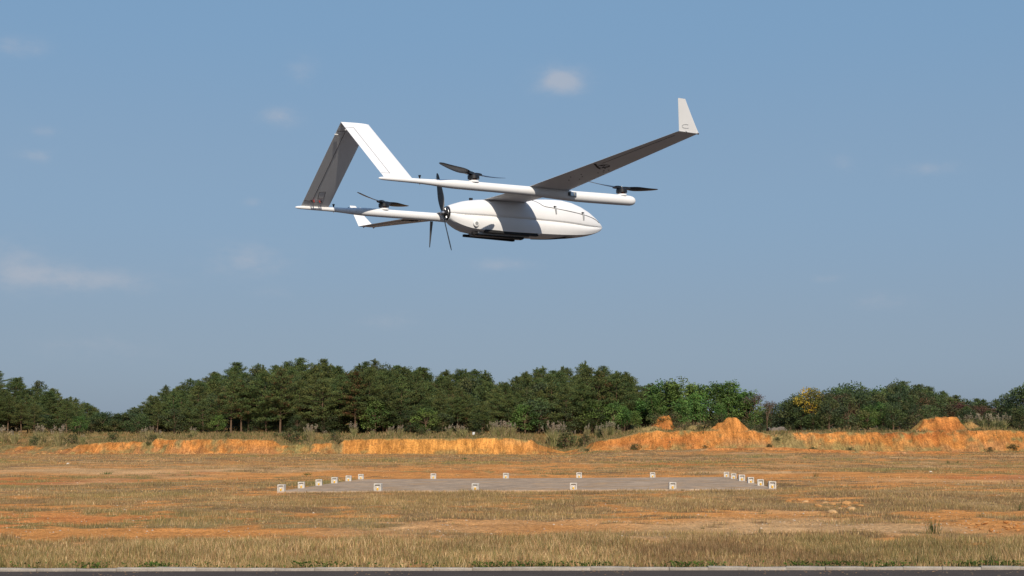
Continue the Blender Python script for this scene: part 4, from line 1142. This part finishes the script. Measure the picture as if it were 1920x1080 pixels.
PLU = [(12, 186, 795, 1), (33, 183, 800, 0), (78, 184, 791, 1), (115, 181, 790, 3), (160, 184, 810, 2), (283, 184, 795, 3), (272, 186, 800, 1), (300, 185, 802, 0), (366, 187, 798, 1), (585, 183, 790, 3), (578, 185, 796, 1), (612, 185, 803, 2), (665, 185, 788, 1), (530, 187, 806, 2), (700, 188, 800, 2), (735, 184, 795, 1), (752, 186, 793, 1), (805, 187, 800, 2), (843, 184, 792, 0), (862, 186, 793, 1), (872, 185, 795, 2), (925, 184, 786, 3), (943, 183, 783, 3), (960, 185, 787, 1), (935, 186, 788, 0), (1036, 184, 783, 3), (1046, 186, 788, 1), (1075, 187, 797, 2), (1100, 188, 786, 0), (1133, 184, 784, 3), (1146, 186, 780, 3), (1120, 186, 790, 1), (1160, 184, 794, 2), (1795, 191, 778, 1), (1812, 192, 772, 1), (1838, 192, 770, 3), (1860, 191, 770, 3), (1875, 192, 772, 1), (1640, 187, 795, 2), (1560, 188, 797, 2)]
for u, y, v, k in PLU:
    x = cx(u, y); h = target_h(x, y, v)
    where = 'on the left in front of the hillside pines' if u < 200 else ('left of centre' if u < 700 else ('above the long yellow bank' if u < 1000 else ('between the dirt track and the bamboo' if u < 1300 else 'on the far right beyond the large mound')))
    plant('plume_grass', plm[k], x, y, max(.3, h / 2.2) * (.8 if 1060 < u < 1300 else .92), 'pale feathery plume grass clump %s' % where, 'plume grass', 'plume grass along the bank top', random.uniform(.9, 1.25), ('leaves', 'plumes'))

# ------------------------------------------------------------------ field weeds
def weed_meshes(seed, cols, n=80, H=.5, spread=.35):
    global rng
    rng = np.random.default_rng(seed)
    a = rnd(n, 0, 2 * np.pi); r = rnd(n, 0, .5) * spread
    P = np.stack([r * np.cos(a), r * np.sin(a), 0 * a], 1); o = rnd(n, .05, .5) * spread
    V, Fc, C = blades(P, rnd(n, .35, 1.0) * H, rnd(n, .009, .018), np.stack([np.cos(a) * o, np.sin(a) * o], 1), palette(n, cols))
    lv = np_mesh('leaves', V, Fc, C); lv.materials.append(M['grass']); return (lv,)
GRN = [(.085, .105, .035), (.12, .13, .045), (.06, .085, .03), (.18, .15, .07)]
wd = [weed_meshes(400 + i, GRN, 42, .5, .34) for i in range(3)] + [weed_meshes(410, [(.05, .10, .03), (.07, .12, .035)], 60, .3, .45)]
WEEDS = [(1750, 1002, 40, 0, 'tall dark green weed tuft standing alone at right by the bare strip'), (1912, 956, 20, 1, 'green weed tuft at the right picture edge'), (1530, 898, 14, 1, 'dark weed beside the orange patch right of the pad'), (1318, 990, 10, 2, 'small weed on the stony strip right of centre'),
         (576, 888, 7, 3, 'small bright green plant behind the left end of the pad'), (200, 886, 8, 3, 'green weed on the far field at left'), (535, 930, 5, 3, 'low green plant in front of the left corner housing'), (757, 955, 5, 3, 'low green weed before the pad left of centre'), (940, 963, 5, 3, 'tiny green weed before the pad at centre'), (820, 1066, 26, 1, 'green weed tuft on the kerb edge near centre'), (1720, 1063, 34, 2, 'spreading weed tuft by the kerb on the right'), (1860, 1063, 40, 1, 'tall pale weed tuft by the kerb at far right'), (1500, 1064, 26, 0, 'weed tuft by the kerb right of centre'), (1165, 941, 6, 3, 'small green weed right of centre before the pad'), (1425, 1000, 14, 0, 'dark weed on the bare strip right of centre'), (870, 861, 5, 3, 'small green bush on the field below the yellow bank'), (790, 862, 4, 3, 'green plant on the far field below the yellow bank'), (1777, 869, 8, 0, 'dark weed on the far field at right'), (1795, 869, 8, 1, 'brown-green weed next to another on the far right field')]
for u, v, hp, k, lab in WEEDS:
    p = on_ground(u, v); hgt = hp * p.y / F
    H_ = .5 if k < 3 else .3
    x, y = p.x, p.y
    y = max(y, float(kerb_y(x)) + .1)
    plant('weed_tuft', wd[k], x, y, hgt / H_, lab, 'weed', 'single weeds on the field', 1.0 if k < 3 else 1.7, ('leaves',), z=float(field_z(np.array([[x]]), np.array([[y]]))[0, 0]) + .03)

# ------------------------------------------------------------------ grass cover (nobody could count it)
STRAW = [(.60, .41, .20), (.52, .34, .16), (.70, .51, .28), (.33, .20, .09), (.25, .15, .07), (.26, .21, .075), (.19, .18, .06), (.40, .22, .11), (.16, .12, .055), (.22, .20, .07)]
def grass_zone(name, y0, y1, n, hmin, hmax, wmin, wmax, label, cols=STRAW, keep_bare=.06, clump=1.4, margin=1.18, xlim=None, seed=500, over=0.0, soft=0.0):
    global rng
    rng = np.random.default_rng(seed)
    # even density over the ground
    yy = np.sqrt(rnd(n, y0 * y0, y1 * y1)); uu = rnd(n, -1, 1) * .36 * margin
    x = uu * yy; y = yy
    k = (y > kerb_y(x) + .02 + over)
    b = bare(x, y)
    dens = (1 - b) * (.35 + .9 * ss(.32, .62, fbm(x * clump, y * clump, seed, 3))) + keep_bare
    k &= rnd(n, 0, 1) < dens
    k &= pad_mask(x, y, -.02 - .35 * fbm(x / .8, y / .8, 77) ** 2) > 0
    x, y = x[k], y[k]; m_ = len(x)
    z = height(x, y) if y1 > 150 else field_z(x, y)
    patch = fbm(x / 2.3, y / 3.1, seed + 3)
    patch2 = fbm(x / 6, y / 8, seed + 5)
    h = rnd(m_, hmin, hmax) * (.25 + 1.35 * patch) * (.55 + .9 * fbm(x / .7, y / .7, seed + 17, 2)) * (1 - .6 * b[k])
    a = rnd(m_, 0, 2 * np.pi); o = rnd(m_, .05, .5) * h
    c = palette(m_, cols, .22)
    g = np.maximum(ss(.52, .72, patch2), ss(.56, .72, fbm(x / .9, y / 1.3, seed + 21, 3)))[:, None] * .33
    c = c * (1 - g) + np.array([.165, .15, .05]) * g * rnd(m_, .7, 1.3)[:, None]
    rb = ss(.55, .75, fbm(x / 3.3, y / 4, seed + 9))[:, None] * .5
    c = c * (1 - rb) + np.array([.20, .115, .062]) * rb * rnd(m_, .7, 1.3)[:, None]
    dk = (.78 + .46 * fbm(x / 4.5, y / 3.0, seed + 13))[:, None]
    c = (c * (1 - soft) + field_colour(x, y) * 1.05 * soft) * dk
    V, Fc, C = blades(np.stack([x, y, z - .01], 1), h, rnd(m_, wmin, wmax), np.stack([np.cos(a) * o, np.sin(a) * o], 1), c)
    print(name, m_)
    return tag(obj(name, np_mesh(name, V, Fc, C), M['grass']), label, 'grass', None, 'stuff')
grass_zone('dry_grass', 18.45, 24.0, 260000, .03, .165, .0035, .008, 'tall straw-coloured dry grass strip behind the runway kerb', seed=501, clump=3, keep_bare=.0)
grass_zone('field_grass', 22.2, 47.0, 330000, .02, .115, .005, .012, 'short brown dry grass on the field before the concrete pad', seed=511, clump=2, keep_bare=.10, soft=.35)
grass_zone('meadow_grass', 45.0, 105.0, 170000, .03, .13, .015, .035, 'thin dry grass on the field around and behind the concrete pad', seed=521, clump=1, keep_bare=.06, soft=.55)
grass_zone('far_grass', 100.0, 171.5, 60000, .05, .16, .04, .09, 'olive-brown dry grass on the far field below the bank', seed=531, clump=.5, keep_bare=.02, soft=.7)
# low green herbs hugging the kerb
rng = np.random.default_rng(540)
n = 6500; x = rnd(n, -8.5, 8.5); y = kerb_y(x) + .07 + np.abs(rng.normal(size=n)) * .14
k = rnd(n, 0, 1) < ss(.40, .62, fbm(x * 1.3, y * 0, 545, 3)) + .08
x, y = x[k], y[k]; n = len(x); a = rnd(n, 0, 6.28)
V, Fc, C = leaves(np.stack([x, y, rnd(n, .015, .085)], 1), np.stack([np.cos(a), np.sin(a), rnd(n, 0, .9)], 1), rnd(n, .025, .06), .5, palette(n, [(.07, .12, .022), (.10, .15, .03), (.05, .09, .02), (.14, .15, .04)]))
tag(obj('green_herbs', np_mesh('green_herbs', V, Fc, C), M['grass']), 'low bright green weeds along the back of the kerb', 'weeds', None, 'stuff')
# coarse grass on top of the bank
rng = np.random.default_rng(550)
n = 60000; y = rnd(n, 174, 205); x = rnd(n, -.4, .4) * y
t = (y - foot_y(x)) / steep(x)
bn = bareness(x) + .55 * (fbm(x / 1.4, y / 2, 88) - .5)
k = ((t > 1.03) & (rnd(n, 0, 1) < .25 + ss(.4, .6, fbm(x / 2, y / 3, 552)))) | ((t > -.2) & (t <= 1.03) & ((bn < .42) | (fbm(x / .8, y / 1.2, 553) > .66) | ((t < .25) & (fbm(x / 2, y / 2, 554) > .5))) & (bn < .95) & (rnd(n, 0, 1) < .75))
for mx, my, mh, rx_, ry_, sl_ in MOUNDS[:3]: k &= ~((((x - mx) / rx_) ** 2 + ((y - my) / ry_) ** 2 < .85) & (y < my + .6))
x, y = x[k], y[k]; n = len(x); a = rnd(n, 0, 6.28); h = rnd(n, .15, .5) * (.4 + fbm(x / 3, y / 3, 555)); o = h * rnd(n, .1, .6)
V, Fc, C = blades(np.stack([x, y, height(x, y) - .02], 1), h, rnd(n, .05, .11), np.stack([np.cos(a) * o, np.sin(a) * o], 1), palette(n, [(.20, .16, .065), (.15, .135, .05), (.26, .19, .09), (.11, .11, .04), (.30, .2, .1)]))
tag(obj('bank_grass', np_mesh('bank_grass', V, Fc, C), M['grass']), 'rough olive and straw grass on top of the cut bank', 'grass', None, 'stuff')

# ------------------------------------------------------------------ stones, clods
M['stone'] = vcol_mat('field_stones', .9, .15, (6, 5), .35, bump=(25, .6, .02))
ICO_V = []
def clod_mesh(seed, name='clod', cols=None):
    import bmesh
    rr = random.Random(seed); bm = bmesh.new(); bmesh.ops.create_icosphere(bm, subdivisions=2, radius=.5)
    for v in bm.verts:
        q = v.co.normalized(); n_ = .78 + .5 * float(fbm(np.array([q.x * 1.7 + seed * 3.1]), np.array([q.y * 1.7 + q.z * 2.3 + seed]), seed)[0])
        v.co = q * .5 * n_; v.co.z = max(v.co.z * .72, -.22)
    me = bpy.data.meshes.new(name); bm.to_mesh(me); bm.free()
    at = me.color_attributes.new('Col', 'FLOAT_COLOR', 'POINT')
    c = cols or (.52, .27, .10)
    for i in range(len(me.vertices)): at.data[i].color = (*c, 1)
    me.materials.append(M['stone']); return me
clods = [clod_mesh(600 + i, 'earth_clod', c) for i, c in enumerate([(.52, .27, .10), (.50, .23, .075), (.58, .36, .17), (.46, .2, .06)])]
CL = [(1436, 920), (1470, 918), (1476, 930), (1484, 936), (1493, 934), (1502, 940), (1510, 943), (1507, 935), (1531, 933), (1540, 938), (1549, 944), (1556, 941), (1562, 947), (1570, 941), (1575, 955), (1582, 953), (1586, 946), (1592, 950), (1596, 957), (1587, 962), (1612, 951), (1605, 945), (1560, 962), (1524, 941), (1500, 925), (1520, 936), (1466, 925), (1478, 942), (1535, 950), (1568, 952)]
for k, (u, v) in enumerate(CL):
    p = on_ground(u, v); s_ = random.uniform(.09, .21) * (1.25 if k in (12, 16, 5, 8, 18) else 1)
    o = obj('earth_clod', clods[k % 4], None, None, (p.x, p.y, .0 + s_ * .10)); o.scale = (s_ * random.uniform(.9, 1.5), s_, s_ * random.uniform(.6, .9)); o.rotation_euler = (random.uniform(-.2, .2), random.uniform(-.2, .2), random.uniform(0, 6.28))
    tag(o, 'orange clod of earth in the trail of clods right of the pad', 'clod', 'clods right of the pad')
for k in range(42):
    u, v = random.uniform(1800, 1960), random.uniform(977, 1001)
    p = on_ground(u, v); s_ = random.uniform(.045, .11)
    o = obj('earth_clod', clods[k % 2 * 3 if k % 3 else 1], None, None, (p.x, p.y, .02 + s_ * .1)); o.scale = (s_ * random.uniform(.9, 1.6), s_, s_ * .8); o.rotation_euler = (random.uniform(-.3, .3), random.uniform(-.3, .3), random.uniform(0, 6.28))
    tag(o, 'small orange clod in the broken earth at the right edge', 'clod', 'clods in the broken earth at right')
# loose stones on the bare strips
rng = np.random.default_rng(620)
oct_v = np.array([[1, 0, 0], [-1, 0, 0], [0, 1, 0], [0, -1, 0], [0, 0, .7], [0, 0, -.5]]); oct_f = np.array([[0, 2, 4], [2, 1, 4], [1, 3, 4], [3, 0, 4], [2, 0, 5], [1, 2, 5], [3, 1, 5], [0, 3, 5]])
n = 110000; yy = np.sqrt(rnd(n, 20 ** 2, 62 ** 2)); x = rnd(n, -.42, .42) * yy; y = yy
strip = np.exp(-((y - 24.6 - .6 * np.sin(x / 3)) / .5) ** 2) * .5 + np.exp(-((y - 28.3 - .7 * np.sin(x / 4 + 1)) / .6) ** 2) * .6
k = (rnd(n, 0, 1) < bare(x, y) * (.10 + strip * 1.1 * ss(.42, .6, fbm(x / 1.7, y / 3, 622)))) & (pad_mask(x, y, .1) > 0)
x, y = x[k], y[k]; n = len(x); s_ = rnd(n, .006, .024) * rnd(n, .5, 1.3)
V = (oct_v[None] * rng.uniform(.6, 1.4, (n, 6, 3)) * s_[:, None, None] + np.stack([x, y, field_z(x, y) + s_ * .2], 1)[:, None]).reshape(-1, 3)
Fc = (np.arange(n)[:, None, None] * 6 + oct_f[None]).reshape(-1, 3)
tag(obj('loose_stones', np_mesh('loose_stones', V, Fc, np.repeat(palette(n, [(.44, .33, .22), (.44, .27, .13), (.50, .42, .32), (.40, .22, .10)]), 6, 0)), M['stone']), 'small pale stones strewn on the bare strips', 'stones', None, 'stuff')
rng = np.random.default_rng(625)
n = 420; x = rnd(n, -8, 8); y = kerb_y(x) - .06 - np.abs(rng.normal(size=n)) * .35; k = rnd(n, 0, 1) < ss(.4, .62, fbm(x / .8, x * 0, 626, 3)); x, y = x[k], y[k]; n = len(x); s_ = rnd(n, .004, .016)
V = (oct_v[None] * np.array([1.3, 1.1, .3]) * rng.uniform(.6, 1.4, (n, 6, 3)) * s_[:, None, None] + np.stack([x, y, .003 + s_ * .1], 1)[:, None]).reshape(-1, 3)
Fc = (np.arange(n)[:, None, None] * 6 + oct_f[None]).reshape(-1, 3)
tag(obj('spilled_soil', np_mesh('spilled_soil', V, Fc, np.repeat(palette(n, [(.50, .28, .13), (.42, .25, .13), (.36, .27, .16)]), 6, 0)), M['stone']), 'crumbs of soil spilled onto the runway edge', 'soil', None, 'stuff')
rng = np.random.default_rng(630)
n = 9000; x = rnd(n, -72, 72); t = rnd(n, 0, 1) ** 2.2; y = foot_y(x) - .9 + t * 3.4 * rnd(n, .3, 1)
k = rnd(n, 0, 1) < bareness(x) * ss(.35, .6, fbm(x / 2, y, 632)) * (1 - .6 * np.exp(-((x - cx(830, YF)) / 11) ** 2)); x, y = x[k], y[k]; n = len(x); s_ = rnd(n, .03, .13) * rnd(n, .4, 1.2)
V = (oct_v[None] * rng.uniform(.6, 1.4, (n, 6, 3)) * s_[:, None, None] + np.stack([x, y, height(x, y) + s_ * .2], 1)[:, None]).reshape(-1, 3)
Fc = (np.arange(n)[:, None, None] * 6 + oct_f[None]).reshape(-1, 3)
tag(obj('bank_rubble', np_mesh('bank_rubble', V, Fc, np.repeat(palette(n, [(.55, .25, .08), (.45, .2, .07), (.6, .33, .12), (.38, .17, .07)]), 6, 0)), M['stone']), 'crumbled orange earth along the foot of the cut bank', 'rubble', None, 'stuff')
# pale rock on the far field, two boxes and a ruined block hut beyond the bank
for u, v, hp, lab in ((127, 871, 5, 'single pale rock on the far field at left'), (1745, 888, 4, 'small pale rock on the field at right')):
    p = on_ground(u, v); s_ = hp * p.y / F
    o = obj('rock', clod_mesh(640 + u, 'rock', (.62, .58, .5)), None, None, (p.x, p.y, float(height(p.x, p.y)) + s_ * .25)); o.scale = (s_ * 1.5, s_, s_); tag(o, lab, 'rock')
M['box_white'] = solid('white_painted_wood', (.72, .74, .76), .6)
M['box_brown'] = solid('brown_wood', (.36, .22, .14), .8, var=.3)
for u, mt, lab in ((888.5, 'box_white', 'small white box standing on the bank before the pines'), (896, 'box_brown', 'small brown box beside the white box on the bank')):
    y = 191.0; x = cx(u, y); z = float(height(x, y))
    r = tag(empty('field_box', (x, y, z - .02), .1), lab, 'box')
    MB().box((0, 0, .18), (.30, .28, .36)).build('body', M[mt], r, 30); MB().box((0, 0, .378), (.34, .32, .04)).build('lid', M[mt], r, 30)
M['hut'] = solid('weathered_blockwork', (.22, .19, .165), .95, var=.5, scale=3)
y = 193.0; x = cx(1458, y); z = float(height(x, y))
r = tag(empty('ruined_hut', (x, y, z - .05), .12), 'low grey ruined block wall in the dip right of the bamboo', 'ruin')
MB().loft([[(xx, yy, zz) for yy, zz in ((-.12, 0), (.12, 0), (.12, h_), (-.12, h_))] for xx, h_ in ((-1.1, .5), (-.7, .72), (-.3, .62), (.2, .80), (.7, .75), (1.1, .4))]).build('front_wall', M['hut'], r, 30)
MB().loft([[(-1.18 + xx, yy, zz) for xx, zz in ((-.1, 0), (.1, 0), (.1, h_), (-.1, h_))] for yy, h_ in ((.121, .5), (.8, .7), (1.6, .4))]).build('side_wall', M['hut'], r, 30)

# ------------------------------------------------------------------ tell look-alikes apart by their order from the left
ORDS = ['first', 'second', 'third', 'fourth', 'fifth', 'sixth', 'seventh', 'eighth', 'ninth', 'tenth', 'eleventh', 'twelfth', 'thirteenth', 'fourteenth', 'fifteenth', 'sixteenth', 'seventeenth', 'eighteenth', 'nineteenth', 'twentieth', 'twenty-first', 'twenty-second', 'twenty-third', 'twenty-fourth', 'twenty-fifth', 'twenty-sixth', 'twenty-seventh', 'twenty-eighth', 'twenty-ninth', 'thirtieth']
sets = {}
for o in scene.objects:
    if o.parent is None and o.get('group') and o.get('label'): sets.setdefault(o['label'], []).append(o)
for lab, os_ in sets.items():
    if len(os_) < 2 or 'clod' in lab or 'undergrowth bush' in lab or 'among the pines' in lab or 'deep inside' in lab or 'far slope' in lab: continue
    os_.sort(key=lambda o: o.location.x / o.location.y)
    for i, o in enumerate(os_):
        if i < len(ORDS): o['label'] = '%s, %s from left' % (lab, ORDS[i])
        else: o['label'] = '%s, among the rightmost' % lab
